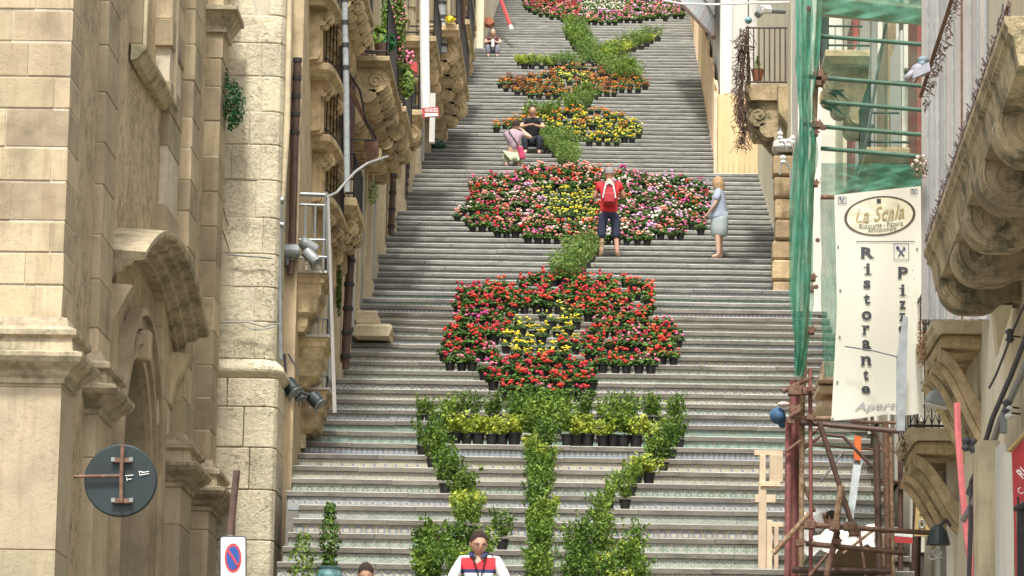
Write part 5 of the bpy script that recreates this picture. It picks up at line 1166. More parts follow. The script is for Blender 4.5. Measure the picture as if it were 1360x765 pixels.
def heads(kind, colr, n):
    b = MB()
    for _ in range(n):
        a = rng.uniform(0,2*math.pi)
        if kind == 'ger':
            u = .135*rng.uniform(0,1)**.6; r = rng.uniform(.016,.036); z = .27+rng.uniform(-.06,.08)
            b.ball((u*math.cos(a), u*math.sin(a), z), r, 7, 5, (1,1,.75))
        else:
            u = .11*rng.uniform(0,1)**.55; r = rng.uniform(.018,.028); z = .235+rng.uniform(-.02,.045); b.ball((u*math.cos(a), u*math.sin(a), z), r, 7, 4, (1,1,.6))
    v = np.array(b.v); v += rng.normal(0, .003, v.shape); me = bpy.data.meshes.new('flowers'); me.from_pydata(v.tolist(), [], b.f); me.materials.append(PET[colr]); return me
FLW = {}
for c in PET:
    FLW[('ger', c)] = [heads('ger', c, n) for n in (5, 7, 10)]
    if c in ('orange','yellow','lemon','rust','white','orange_red'): FLW[('mari', c)] = [heads('mari', c, n) for n in (5, 8, 11)]
ORD = ['first','second','third','fourth','fifth','sixth','seventh','eighth','ninth','tenth','eleventh','twelfth','thirteenth','fourteenth','fifteenth','sixteenth','seventeenth','eighteenth','nineteenth','twentieth','twenty-first','twenty-second','twenty-third','twenty-fourth','twenty-fifth','twenty-sixth','twenty-seventh','twenty-eighth','twenty-ninth','thirtieth','thirty-first','thirty-second','thirty-third','thirty-fourth','thirty-fifth']
def potted(name, label, cat, group, loc, fol, flw=None, sc=1.):
    t = thing(name, label, cat, loc, group); t.rotation_euler = (0,0,rng.uniform(0,6.28)); t.scale = (sc,)*3
    link('pot', POT, t); link('foliage', fol[rng.randint(len(fol))], t)
    if flw: link('flowers', flw[rng.randint(len(flw))], t)['kind'] = 'stuff'
    return t
def bed_spots(table, sp, yoff=.16, jit=.015, pxlim=None):
    """table: (pixel y of the pot bases, x0, x1) front to back; one row of pots per step"""
    ys = [r[0] for r in table][::-1]; x0 = [r[1] for r in table][::-1]; x1 = [r[2] for r in table][::-1]; out = []
    row = 0; only = min(range(NST-1), key=lambda i: abs(px((.2, NY[i], tread(i)))[1]-ys[0])) if len(table) == 1 else None
    for i in range(NST-1):
        if only is not None and i != only: continue
        Y = NY[i]+yoff; z = tread(i); yb = px((.2, NY[i], z))[1]
        if only is None and (yb > ys[-1]+3 or yb < ys[0]-2): continue
        a = np.interp(yb, ys, x0); c = np.interp(yb, ys, x1)
        xa = P(a, yb, Y).x; xc = P(c, yb, Y).x; n = max(1, int(round((xc-xa)/sp))); row += 1
        for k in range(n):
            out.append((xa+(xc-xa)*(k+.5)/n+rng.uniform(-jit,jit), Y+rng.uniform(-.015,.03), z, row-1, k, n, a+(c-a)*(k+.5)/n, yb))
    return out
def pick(pairs):
    t = rng.uniform(0, sum(w for _, w in pairs))
    for c, w in pairs:
        t -= w
        if t <= 0: return c
    return pairs[-1][0]
NAMES = dict(scarlet='scarlet', crimson='crimson', orange_red='orange red', pink='pink', magenta='magenta', lilac='lilac', salmon='salmon', blush='pale pink', white='white', orange='orange', yellow='yellow', lemon='lemon yellow', rust='rusty orange')
def join_stuff(name, label, cat, items, mats):
    """items: list of (mesh, location, rz, scale)"""
    V = []; Fc = []; Mi = []; off = 0
    for me, loc, rz, s, m_ in items:
        a = np.empty(len(me.vertices)*3); me.vertices.foreach_get('co', a); a = a.reshape(-1,3)*s; c, q = math.cos(rz), math.sin(rz)
        V.append(np.c_[a[:,0]*c-a[:,1]*q+loc[0], a[:,0]*q+a[:,1]*c+loc[1], a[:,2]+loc[2]]); Fc += [tuple(v+off for v in p.vertices) for p in me.polygons]; Mi += [m_]*len(me.polygons); off += len(a)
    me = bpy.data.meshes.new(name); me.from_pydata(np.vstack(V).tolist(), [], Fc)
    for m_ in mats: me.materials.append(m_)
    me.polygons.foreach_set('material_index', Mi); o = bpy.data.objects.new(name, me); COL.objects.link(o); tag(o, label, cat, kind='stuff'); return o
pets = list(PET)
def as_stuff(lst, spots, kindf):
    for (X, Y, z, row, k, n, pxx, yb) in spots:
        kd, c = kindf(pxx, yb, row, k, n)
        if kd is None: continue
        rz = rng.uniform(0,6.28); s = rng.uniform(.82,1.14)
        if rng.rand() < .08: continue
        fl = 'ger' if kd == 'ger' else 'mari'
        lst.append((FOL[kd][rng.randint(len(FOL[kd]))], (X,Y,z), rz, s, {'ger':0,'mari':1,'bronze':2}[kd])); lst.append((POT, (X,Y,z), rz, s, 3)); lst.append((FLW[(fl,c)][rng.randint(3)], (X,Y,z), rz, s, 4+pets.index(c)))
STM = [L_GER, L_MARI, L_BRONZE, MAT['blackpot']]+[PET[c] for c in pets]
# ---- lower bed: scarlet geraniums round a yellow eye
T1 = [(536,665,790),(522,646,795),(511,650,795),(498,571,867),(488,580,898),(477,586,912),(466,590,910),(454,588,905),(443,600,900),(432,612,880),(422,604,870),(412,590,868),(402,600,868),(393,630,866),(384,700,850)]
def k1(x, y, row, k, n):
    fy = y-18
    if 672 < x < 776 and 440 < fy < 474 and rng.rand() < .96: return 'mari', 'yellow'
    if 684 < x < 778 and 420 < fy <= 440 and rng.rand() < .96: return 'mari', 'yellow'
    if 714 < x < 752 and 392 < fy <= 420 and rng.rand() < .8: return 'mari', 'lemon'
    if x < 665: return 'ger', pick([('scarlet',4),('crimson',4),('pink',1),('magenta',.7)])
    if x > 840: return 'ger', pick([('scarlet',3),('crimson',2),('pink',1.5),('orange_red',2)])
    if y > 505: return 'ger', pick([('crimson',4),('scarlet',5),('pink',.8)])
    return 'ger', pick([('scarlet',6),('orange_red',3),('crimson',1.5),('pink',.5)])
def place_bed(T, kf, bedname, g_ger, g_mari, sp=.195, maxn=10**9, front_first=True):
    spots = bed_spots(T, sp); cnt = 0; rest = []
    for s_ in spots:
        if cnt >= maxn: rest.append(s_); continue
        X, Y, z, row, k, n, pxx, yb = s_; kd, c = kf(pxx, yb, row, k, n)
        if kd is None or (rng.rand() < .07 and row > 1): continue
        cnt += 1; fl = 'ger' if kd == 'ger' else 'mari'
        lab = '%s %s pot, %s from left in %s row up of the %s' % (NAMES[c], 'geranium' if kd == 'ger' else 'marigold', ORD[k], ORD[row], bedname)
        potted('potted_geranium' if kd == 'ger' else 'potted_marigold', lab, 'potted flower', g_ger if kd == 'ger' else g_mari, (X, Y, z), FOL[kd], FLW[(fl, c)], rng.uniform(.82, 1.16))
    return rest, cnt
_, c1 = place_bed(T1, k1, 'red bed', 'geranium pots in the flower beds', 'marigold pots in the flower beds')
# ---- middle bed: pink, salmon and red geraniums round a yellow eye
T2 = [(328,703,855),(321,664,900),(314,628,936),(307,606,938),(300,600,938),(293,604,940),(286,618,942),(279,622,943),(272,626,945),(266,626,945),(260,622,942),(254,620,938),(248,640,925),(242,665,890),(236,692,800)]
def k2(x, y, row, k, n):
    fy = y-14
    if 722 < x < 790 and 246 < fy < 292 and rng.rand() < .93: return 'mari', pick([('yellow',2),('lemon',3)])
    if x < 665: return 'ger', pick([('crimson',3.5),('scarlet',1),('salmon',2.5),('pink',3),('blush',1.5)])
    if x < 725: return 'ger', pick([('salmon',3),('scarlet',1.4),('blush',2.6),('pink',3),('orange_red',.8),('lilac',.8),('magenta',.8)])
    if x < 800: return 'ger', pick([('orange_red',2),('scarlet',2.4),('salmon',2.4),('blush',1.6),('pink',1.6)])
    return 'ger', pick([('pink',4),('lilac',3.2),('salmon',2),('blush',1.8),('magenta',1.5),('white',.8),('orange_red',.9),('crimson',.5)])
rest2, c2 = place_bed(T2, k2, 'pink bed', 'geranium pots in the flower beds', 'marigold pots in the flower beds', .19, maxn=118)
items = []; as_stuff(items, rest2, k2); join_stuff('geranium_bed', 'dense upper part of the pink and salmon flower bed behind the man with the rucksack', 'flower bed', items, STM)
# ---- marigold beds
T3 = [(196,778,822),(192,766,842),(187,725,850),(182,655,855),(177,652,855),(172,660,852),(167,672,845),(162,684,836),(157,700,825),(153,735,805)]
def k3(x, y, row, k, n):
    if x < 692: return 'mari', pick([('orange',6),('orange_red',1)])
    if y < 166: return 'mari', pick([('orange',6),('yellow',2)])
    return 'mari', pick([('yellow',6),('orange',1.6),('lemon',2)])
place_bed(T3, k3, 'yellow bed', 'geranium pots in the flower beds', 'marigold pots in the flower beds', .19)
T4 = [(134,700,765),(129,680,828),(124,664,857),(120,659,863),(116,662,862),(112,668,858),(108,690,850),(104,720,830),(100,743,810)]
def k4(x, y, row, k, n):
    if 738 < x < 782 and 104 < y < 121 and rng.rand() < .85: return 'mari', 'lemon'
    if x < 712: return ('bronze', 'rust') if rng.rand() < .75 else ('mari', 'orange')
    return pick([(('mari','orange'),3),(('bronze','rust'),3),(('mari','rust'),3)])
place_bed(T4, k4, 'orange bed', 'geranium pots in the flower beds', 'marigold pots in the flower beds', .2)
# ---- top bed
T5 = [(34.5,776,822),(31.5,743,854),(28,728,890),(25,714,909),(21,703,910),(16,695,911),(10,693,911),(2,693,908),(-8,696,905),(-16,700,900)]
def k5(x, y, row, k, n):
    if 772 < x < 830 and y < 22: return 'ger', pick([('white',5),('blush',2)])
    if x < 770: return 'ger', pick([('crimson',3),('pink',4),('salmon',1.5),('magenta',1.5)])
    if x > 875 and y < 12: return 'ger', pick([('salmon',3),('orange_red',2),('pink',2)])
    return 'ger', pick([('pink',6),('lilac',2),('salmon',1),('blush',1),('magenta',1)])
items = []; as_stuff(items, bed_spots(T5, .2), k5); join_stuff('geranium_bed', 'topmost bed of pink, crimson and white geraniums at the upper edge of the picture', 'flower bed', items, STM)
# ---- green shrubs drawing the stems of the design
SHN = dict(dark='dark green', mid='mid green', light='yellow green', fern='feathery green')
def shrubs(T, kf, where, sp=.24, yoff=.2, every=1, jit=.04, sc=(.9,1.12)):
    for (X, Y, z, row, k, n, pxx, yb) in bed_spots(T, sp, yoff, jit):
        if row % every: continue
        kd = kf(pxx, yb, row, k, n)
        if kd is None: continue
        lab = '%s shrub, %s from left in %s row up, %s' % (SHN[kd], ORD[k], ORD[row], where)
        potted('potted_shrub', lab, 'potted shrub', 'potted shrubs laid out as leaves and stem', (X, Y, z), FOL[kd], None, rng.uniform(*sc))
shrubs([(812,698,734),(770,698,734),(650,700,733),(600,700,733),(575,676,752),(562,676,750)], lambda x,y,r,k,n: pick([('dark',5),('mid',6),('light',2 if 585<y<720 else .6)]), 'central stem', .2)
shrubs([(589,577,690)], lambda x,y,r,k,n: 'light' if x > 590 else 'mid', 'front hedge left half', .17, sc=(1.1,1.3))
shrubs([(590,742,872)], lambda x,y,r,k,n: pick([('light',5),('mid',1)]), 'front hedge right half', .17, sc=(1.1,1.3))
shrubs([(574,560,905),(562,548,912)], lambda x,y,r,k,n: pick([('dark',4),('mid',4)]), 'rear hedge', .17, sc=(.75,.95))
shrubs([(712,606,640),(696,604,638),(680,597,631),(664,588,622),(648,578,612),(630,566,600),(612,554,588),(598,548,580)], lambda x,y,r,k,n: 'light' if 690<y<700 else pick([('dark',5),('mid',4)]), 'left curve', .2)
shrubs([(716,778,804),(700,786,814),(684,798,828),(668,812,842),(652,826,854),(636,844,874),(620,862,892),(604,872,904),(592,880,910)], lambda x,y,r,k,n: pick([('dark',3),('mid',4),('light',2.2)]), 'right curve', .2)
shrubs([(800,548,652),(748,548,652)], lambda x,y,r,k,n: pick([('dark',5),('mid',3),('light',2)]), 'lower left foot', .2)
shrubs([(745,650,672),(725,656,676)], lambda x,y,r,k,n: pick([('dark',5),('mid',3)]), 'beside striped jumper man', .2)
shrubs([(800,752,858),(748,752,856),(734,764,806)], lambda x,y,r,k,n: pick([('dark',4),('mid',4),('light',1.6)]), 'lower right foot', .2)
shrubs([(384,732,772),(374,730,775),(362,742,782),(350,752,790),(338,760,798)], lambda x,y,r,k,n: 'fern', 'between red and pink beds', .2, sc=(1.0,1.3))
shrubs([(228,742,768),(221,740,768),(214,735,768),(206,720,765),(200,718,762),(193,715,760),(187,712,755)], lambda x,y,r,k,n: 'fern', 'between pink and yellow beds', .22, sc=(1.0,1.25))
shrubs([(166,698,730),(161,696,738),(156,700,745),(152,742,775),(147,752,785),(142,758,788),(137,762,792),(133,768,795)], lambda x,y,r,k,n: pick([('fern',3),('mid',3)]), 'between yellow and orange beds', .22)
shrubs([(92,690,770),(88,682,785)], lambda x,y,r,k,n: 'light' if x < 700 or rng.rand()<.4 else 'fern', 'left above orange bed', .26, sc=(.9,1.3))
shrubs([(112,815,855),(106,806,852),(100,800,845),(94,790,835),(88,778,812),(82,772,800),(76,766,795),(70,760,790),(64,756,785),(58,752,782),(52,748,778),(46,748,775),(41,757,775)], lambda x,y,r,k,n: pick([('fern',4),('mid',1.5)]), 'long upper stem', .24, sc=(1.0,1.3))
shrubs([(84,796,812),(78,798,826),(72,802,842),(66,820,858),(60,836,870),(54,852,880)], lambda x,y,r,k,n: pick([('fern',4),('light',3)]), 'upper right branch', .24, sc=(1.0,1.3))
# ---- other greenery
def cloud_obj(name, n, fn, size, mat, parent, asp=.6, up=.3):
    v, f = leaves(n, fn, size, asp, up); b = MB(); b.add(v, f); return b.build(name, mat, parent)
wp = thing('caper_bush', 'green bush growing out of the wall between church and limestone tower', 'bush', P(290,130,50.9))
cpt = P(303,130,50.7)
def fnw():
    a = rng.normal(0,1,3); a /= np.linalg.norm(a); r = rng.uniform(.3,1)**.5; d = a*r; 
    x = 284+ (d[0]*.5+.42)*46; y = 131+d[2]*-36+ (8 if d[0] > 0 else -4); q = P(x, y, 50.7+d[1]*.3); return tuple(q), (d[0], -.4, d[2])
cloud_obj('foliage', 1100, fnw, .055, leafmat('caper_leaf', (.02,.10,.035), (.07,.24,.06)), wp)
b = MB()
for k in range(7): b.tube([P(284,135,50.9), P(296+k*4, 108+k*9, 50.7)], [.012,.004], 4)
o = b.build('twigs', MAT['stem'], wp); o['kind'] = 'stuff'
def column_shrub(name, label, x, ytop, ybase, wpx, D, mat, pot=None, n=700, base=None):
    a = P(x, ybase, D); top = P(x, ytop, D).z; w = wpx*D/5000; t = thing(name, label, 'potted shrub', (a.x, a.y, (base if base is not None else a.z)))
    def fn():
        u = rng.uniform(0,1); r = w*.5*(.45+.6*math.sin(math.pi*min(1,u*1.15))+.1*math.sin(u*23))*rng.uniform(.2,1)**.5; an = rng.uniform(0,6.28)
        return (a.x+r*math.cos(an), a.y+r*math.sin(an), a.z+(top-a.z)*u), (math.cos(an), math.sin(an), .2)
    cloud_obj('foliage', n, fn, .055, mat, t); b = MB(); b.tube([(a.x,a.y,a.z-.1),(a.x+.01,a.y,top-.1)], [.02,.006], 6); b.build('stem', MAT['stem'], t)
    return t, a
t, a = column_shrub('tall_potted_shrub', 'tall narrow dark shrub in a glazed turquoise pot at the lower left of the stairs', 437, 668, 752, 30, 47.3, L_DARK)
i = min(range(NST), key=lambda i: abs(NY[i]-46.9)); b = MB(); zb_ = tread(i); h_ = P(437,753,47.3).z-zb_; b.lathe((a.x,a.y,zb_), [(.12,0),(.17,h_*.3),(.17,h_*.6),(.13,h_*.85),(.15,h_*.96),(.155,h_),(.12,h_)], 20); b.build('glazed_pot', MAT['turq'], t, smooth=True)
t, a = column_shrub('potted_laurel', 'loose green laurel bush left of the turquoise pot at the foot of the stairs', 401, 706, 790, 42, 47.0, L_MID, n=420)
b = MB(); b.lathe((a.x,a.y,a.z-.3), [(.1,0),(.15,.3)], 14); b.build('pot', MAT['terra'], t)
# balcony plants on the left, creeper with pink flowers
def bush(name, label, cat, x, y, rx, ry, D, mat, n, size=.06, parent=None, asp=.6, flowers=None):
    t = thing(name, label, cat, P(x, y+ry, D)); s = D/5000
    def fn():
        a = rng.normal(0,1,3); a /= np.linalg.norm(a); r = rng.uniform(.2,1)**.5; return tuple(P(x+a[0]*r*rx, y-a[2]*r*ry, D+a[1]*r*rx*s)), tuple(a)
    cloud_obj('foliage', n, fn, size, mat, t, asp)
    if flowers:
        b = MB()
        for _ in range(flowers[1]): p_, _d = fn(); b.ball(Vector(p_)+Vector((0,-.08,0)), .016*rng.uniform(.6,1.4), 6, 4)
        o = b.build('flowers', PET[flowers[0]], t); o['kind'] = 'stuff'
    return t
t = None
for x, lab in ((484,'left green houseplant on the long plant balcony'),(505,'broad leaved plant in the middle of the long plant balcony')):
    t = bush('balcony_plant', lab, 'potted plant', x, 50, 11, 18, 61.0, L_MID, 160, .11); b = MB(); c = P(x,74,61.0); b.lathe(c, [(.07,0),(.1,.16)], 12); b.build('pot', MAT['brownpipe'], t)
t = bush('balcony_plant', 'dark leafy plant in a brown pot at the right end of the plant balcony', 'potted plant', 517, 56, 8, 12, 60.7, leafmat('broad_leaf',(.02,.10,.04),(.08,.28,.10)), 90, .14); b = MB(); b.lathe(P(508,74,60.7), [(.1,0),(.13,.2)], 12); b.build('pot', MAT['brownpipe'], t)
bush('creeper', 'tall creeper with pink flowers climbing beside the plant balcony', 'climbing plant', 529, 32, 11, 62, 63.2, leafmat('creeper_leaf',(.10,.16,.03),(.30,.36,.09)), 1300, .07, flowers=('pink', 60))
bush('creeper', 'bright green hanging creeper mass just below the pink flowered one', 'climbing plant', 540, 108, 11, 24, 63.5, L_FERN, 600, .08)
bush('creeper', 'thin grey green creeper behind the plant balcony', 'climbing plant', 513, 14, 8, 46, 62.8, L_DARK, 360, .07)
t = thing('flower_box', 'red flower box with pink blossoms on a railing left of the white pole', 'flower box', P(545,97,68)); b = MB(); b.box(P(538,97,68).x, P(554,97,68).x, 67.9, 68.2, P(545,97,68).z, P(545,84,68).z); b.build('box', MAT['redp'], t)
b = MB(); 
for k in range(10): b.ball(P(538+k*1.2, 80+rng.uniform(-14,6), 67.9), .03, 6, 4)
o = b.build('flowers', PET['pink'], t); o['kind'] = 'stuff'
bush('flower_trough', 'yellow flowers in a trough on the dark corbelled balcony far left', 'flower trough', 598, 26, 7, 5, 81.5, PET['yellow'], 90, .09)
bush('hanging_plant', 'small wispy green plant growing on the pilasters at left', 'plant', 495, 255, 8, 18, 63, L_FERN, 150, .05)
bush('climber_strip', 'dark green climber strip beside the wide brown drainpipe', 'climbing plant', 450, 385, 3.5, 38, 58.8, L_DARK, 300, .06)
bush('dry_weeds', 'dry reddish weeds on the corner of the middle right balcony', 'weeds', 1224, 455, 8, 38, 41.2, leafmat('dry_weed',(.25,.10,.06),(.45,.30,.12)), 330, .03)
bush('dry_weeds', 'pale wispy weeds hanging over the banner edge above the grey post', 'weeds', 1212, 385, 18, 40, 41.6, leafmat('pale_weed',(.5,.47,.2),(.75,.7,.4)), 30, .03)
bush('dry_weeds', 'wispy weeds growing at the end of the grey sheets above the banner', 'weeds', 1222, 222, 12, 18, 40.4, leafmat('grey_weed',(.16,.17,.08),(.50,.36,.22)), 260, .035, flowers=('blush', 12))
bush('dry_weeds', 'tuft of weeds on the lowest right balcony corner', 'weeds', 1200, 598, 6, 22, 43.9, leafmat('brown_weed',(.16,.12,.06),(.36,.30,.18)), 180, .035)
cp = thing('potted_cactus', 'small green plant in a terracotta pot on the corner balcony over the hoarding', 'potted plant', P(1006,107,70.3)); b = MB(); b.lathe(P(1006,108,70.2), [(.08,0),(.12,.2),(.13,.22)], 12); b.build('pot', MAT['terra'], cp)
def fnc():
    u = rng.uniform(0,1); return tuple(P(1006+rng.normal(0,3.2*(1-u)+.6), 95-u*20, 70.2)), (rng.normal(0,1), -.5, .3)
cloud_obj('foliage', 160, fnc, .05, L_MID, cp)
dv = thing('dried_vine', 'thick brown dried vine hanging from the outer end of the corner balcony', 'vine', P(985,190,69.8))
b = MB()
for k in range(340):
    t_ = random.random(); x = 989-6*math.sin(t_*3.0)+random.gauss(0,3.6); y = 38+t_*150; q = P(x, y, 69.8); b.tube([q, q+Vector((random.gauss(0,.06), random.gauss(0,.06), random.gauss(-.06,.09))), q+Vector((random.gauss(0,.09), random.gauss(0,.06), random.gauss(-.14,.1)))], .007, 3)
o = b.build('dry_twigs', MAT['brownpipe'], dv); o['kind'] = 'stuff'
b = MB(); b.tube([P(975,64,69.7), P(985,60,69.7), P(1003,63,69.7)], .02, 5); b.tube([P(992,40,69.8), P(986,100,69.8), P(984,150,69.8), P(990,180,69.8)], .03, 6); b.build('main_stem', MAT['stem'], dv)
# ================================================================== people
def skin_mesh(verts, edges, radii, sub=2, root=0):
    me = bpy.data.meshes.new('body'); me.from_pydata([tuple(v) for v in verts], edges, []); ob = bpy.data.objects.new('body', me); COL.objects.link(ob)
    md = ob.modifiers.new('s', 'SKIN'); md.use_smooth_shade = True
    for i, r in enumerate(radii):
        sv = me.skin_vertices[0].data[i]; rr = r if isinstance(r, tuple) else (r, r); sv.radius = rr; sv.use_root = (i == root)
    if sub: sd_ = ob.modifiers.new('d', 'SUBSURF'); sd_.levels = sub; sd_.render_levels = sub
    dg = bpy.context.evaluated_depsgraph_get(); out = bpy.data.meshes.new_from_object(ob.evaluated_get(dg)); bpy.data.objects.remove(ob); bpy.data.meshes.remove(me)
    return out
def chainify(chains):
    """chains: list of lists of (point, radius); shared points are merged by coordinates"""
    V = []; R = []; E = []; ix = {}
    for ch in chains:
        prev = None
        for p, r in ch:
            k = tuple(round(c, 4) for c in p)
            if k not in ix: ix[k] = len(V); V.append(p); R.append(r)
            if prev is not None and prev != ix[k]: E.append((prev, ix[k]))
            prev = ix[k]
    return V, E, R
SKIN = plain('skin', (.60,.34,.235), .55, 0, .06, 20); SKIN2 = plain('pale_skin', (.60,.38,.28), .55, 0, .06, 20)
def cloth(name, c, **k): return plain(name, c, .85, 0, k.get('var', .1), k.get('sc', 14), .3)
def dress(name, chains, mat, parent, sub=2, loc=(0,0,0)):
    V, E, R = chainify(chains); me = skin_mesh(V, E, R, sub); me.materials.clear(); me.materials.append(mat); me.name = name
    return link(name, me, parent)
def head_mesh(c, face, up, r, mat, hairmat, parent, hair='short', glasses=False):
    """head with nose, ears, eyes, mouth and a hair cap. c centre, face direction, up direction"""
    c = Vector(c); f = Vector(face).normalized(); u = (Vector(up)-f*Vector(up).dot(f)).normalized(); s = f.cross(u)
    tp = lambda x, y, z: c+s*x*r+f*y*r+u*z*r
    b = MB(); n, m = 18, 14; vs = [tp(0,0,-1.22)]; fs = []
    def shape(th, ph):
        x, y, z = math.cos(ph)*math.cos(th), math.cos(ph)*math.sin(th), math.sin(ph)
        w = .78 if z > 0 else .78-.20*(-z)**1.5; d = .95 if z > -.2 else .95+.02
        X, Y, Z = x*w, y*d, z*1.22
        if y > .8 and -.35 < z < .18: Y += .20*(1-abs(x)/.35 if abs(x) < .35 else 0)*(1-abs(z+.12)/.3 if abs(z+.12) < .3 else 0)
        if y > .5 and .1 < z < .35: Y += .03
        if z < -.45 and y > 0: Y += .06
        if y < 0 and z < -.4: Y *= .8
        return X, Y, Z
    for j in range(1, m):
        ph = math.pi*j/m-math.pi/2
        for k in range(n): vs.append(tp(*shape(2*math.pi*k/n+math.pi/2, ph)))
    vs.append(tp(0,0,1.22))
    for k in range(n): fs.append((0, 1+(k+1)%n, 1+k)); fs.append((len(vs)-1, len(vs)-1-n+k, len(vs)-1-n+(k+1)%n))
    for j in range(m-2):
        for k in range(n): a = 1+j*n; fs.append((a+k, a+(k+1)%n, a+n+(k+1)%n, a+n+k))
    b.add(vs, fs)
    for q in (-1, 1): b.ball(tp(q*.80,-.05,-.05), r*.2, 8, 6, (.5,1,1.3))
    hd_ = b.build('head', mat, parent, smooth=True)
    for q in (-1, 1):
        e = MB(); e.ball(tp(q*.3,.845,.06), r*.085, 8, 6); e.build('eye', MAT['black'], hd_)
    e = MB(); e.tube([tp(-.24,.90,-.52), tp(0,.97,-.54), tp(.24,.90,-.52)], r*.045, 5); e.build('mouth', plain('lip', (.36,.12,.10)) if 'lip' not in bpy.data.materials else bpy.data.materials['lip'], hd_)
    if glasses:
        e = MB(); e.tube([tp(-.75,.1,.08), tp(-.5,.92,.08), tp(0,1.0,.1), tp(.5,.92,.08), tp(.75,.1,.08)], r*.022, 5)
        for q in (-1,1): e.tube([tp(q*.3+.17*math.cos(t), .98, .04+.13*math.sin(t)) for t in [2*math.pi*k/10 for k in range(11)]], r*.018, 5)
        e.build('glasses', MAT['iron'], hd_)
    h = MB(); vs = []; fs = []; rows = 8
    low = {'short': -.25, 'bob': -1.35, 'bald': .1}[hair]
    for j in range(rows+1):
        for k in range(n):
            th = 2*math.pi*k/n+math.pi/2; back = (1-math.sin(th))/2
            zlow = .74+(low-.74)*min(1, back*1.7) if hair != 'bob' else (.45+(low-.45)*min(1, back*3.2))
            z = 1.30+(zlow-1.30)*(j/rows)**1.1; zz = max(-1, min(1, z/1.30)); w = math.sqrt(max(0, 1-zz*zz)); 
            if z < 0: w = 1.0 if hair != 'bob' else 1.08-.1*min(1,-z)
            wob = 1+.04*math.sin(k*2.7+j*1.9)
            vs.append(tp(w*.86*math.cos(th)*wob, w*1.02*math.sin(th)*wob-.03, z))
    for j in range(rows):
        for k in range(n): fs.append((j*n+k, j*n+(k+1)%n, (j+1)*n+(k+1)%n, (j+1)*n+k))
    fs.append(tuple(range(n))); h.add(vs, fs); h.build('hair', hairmat, parent, smooth=True)
    return hd_
def hand_chains(w, d, k=1.0, curl=.4, side=None, thumb=None):
    """palm + five fingers from the wrist w along d"""
    w = Vector(w); d = Vector(d).normalized(); s = Vector(side).normalized() if side else d.cross(Vector((0,0,1))).normalized(); nrm = d.cross(s).normalized(); out = []
    p1 = w+d*.045*k; p2 = w+d*.085*k; out.append([(w, .022*k), (p1, (.034*k, .018*k)), (p2, (.032*k, .016*k))])
    for q, L in zip((-.03, -.01, .01, .03), (.065, .078, .072, .055)):
        a = p2+s*q*k; b_ = a+(d+nrm*curl*.5)*L*.5*k; c = b_+(d+nrm*curl*1.4).normalized()*L*.5*k; out.append([(p2, (.032*k, .016*k)), (a+d*.012*k, .0095*k), (b_, .009*k), (c, .008*k)])
    t0 = w+d*.03*k; ts = -1 if thumb is None else thumb
    out.append([(p1, (.034*k,.018*k)), (p1+s*ts*.035*k+d*.01*k, .011*k), (p1+s*ts*.055*k+d*.04*k, .009*k), (p1+s*ts*.055*k+d*.062*k, .008*k)])
    return out
def mk(name_label, loc): return thing('person', name_label, 'person', loc)
def person(label, base, J, bodymat, parts, hair, hairmat, face, up=(0,0,1), hr=.11, R=None, hands=True, glasses=False):
    """J: joints as world Vectors; builds one continuous body then its clothes"""
    t = mk(label, base); o = Vector(base); L = lambda v: Vector(v)-o
    r = dict(pel=(.15,.115), waist=(.135,.10), chest=(.165,.115), neck=.055, head=.09, sh=.06, el=.043, wr=.027, hip=.095, kn=.062, an=.042, toe=.035)
    if R: r.update(R)
    ch = [[(L(J['pel']), r['pel']), (L(J['waist']), r['waist']), (L(J['chest']), r['chest']), (L(J['neck']), r['neck']), (L(J['head'])-Vector((0,0,.03)), .06)]]
    for q in 'lr':
        ch.append([(L(J['chest']), r['chest']), (L(J['sh'+q]), r['sh']), (L(J['el'+q]), r['el']), (L(J['wr'+q]), r['wr'])])
        ch.append([(L(J['pel']), r['pel']), (L(J['hip'+q]), r['hip']), (L(J['kn'+q]), r['kn']), (L(J['an'+q]), r['an']), (L(J['toe'+q]), r['toe'])])
        if hands:
            d = J.get('hd'+q) or (Vector(J['wr'+q])-Vector(J['el'+q])); hc = hand_chains(L(J['wr'+q]), d); hc[0][0] = (L(J['wr'+q]), r['wr']); ch += hc
    V, E, Rr = chainify(ch); me = skin_mesh(V, E, Rr, 1); me.materials.clear(); me.materials.append(bodymat); me.name = 'body'; body = link('body', me, t)
    for nm, chains, mat, *sb in parts:
        dress(nm, [[(L(J[k] if isinstance(k, str) else k), rad) for k, rad in c] for c in chains], mat, t, sb[0] if sb else 2)
    head_mesh(J['head'], face, up, hr, bodymat, hairmat, t, hair, glasses)
    return t
def at_step(x, y):
    i, p = step_at(x, y); return i, Vector((p.x, NY[i]+.08, tread(i)))
V3 = Vector
HAIRG = plain('grey_hair', (.27,.255,.235), .9, 0, .3, 60); HAIRB = plain('blond_hair', (.42,.27,.13), .7, 0, .25, 30); HAIRD = plain('dark_hair', (.05,.028,.02), .9, 0, .3, 60, 1.)
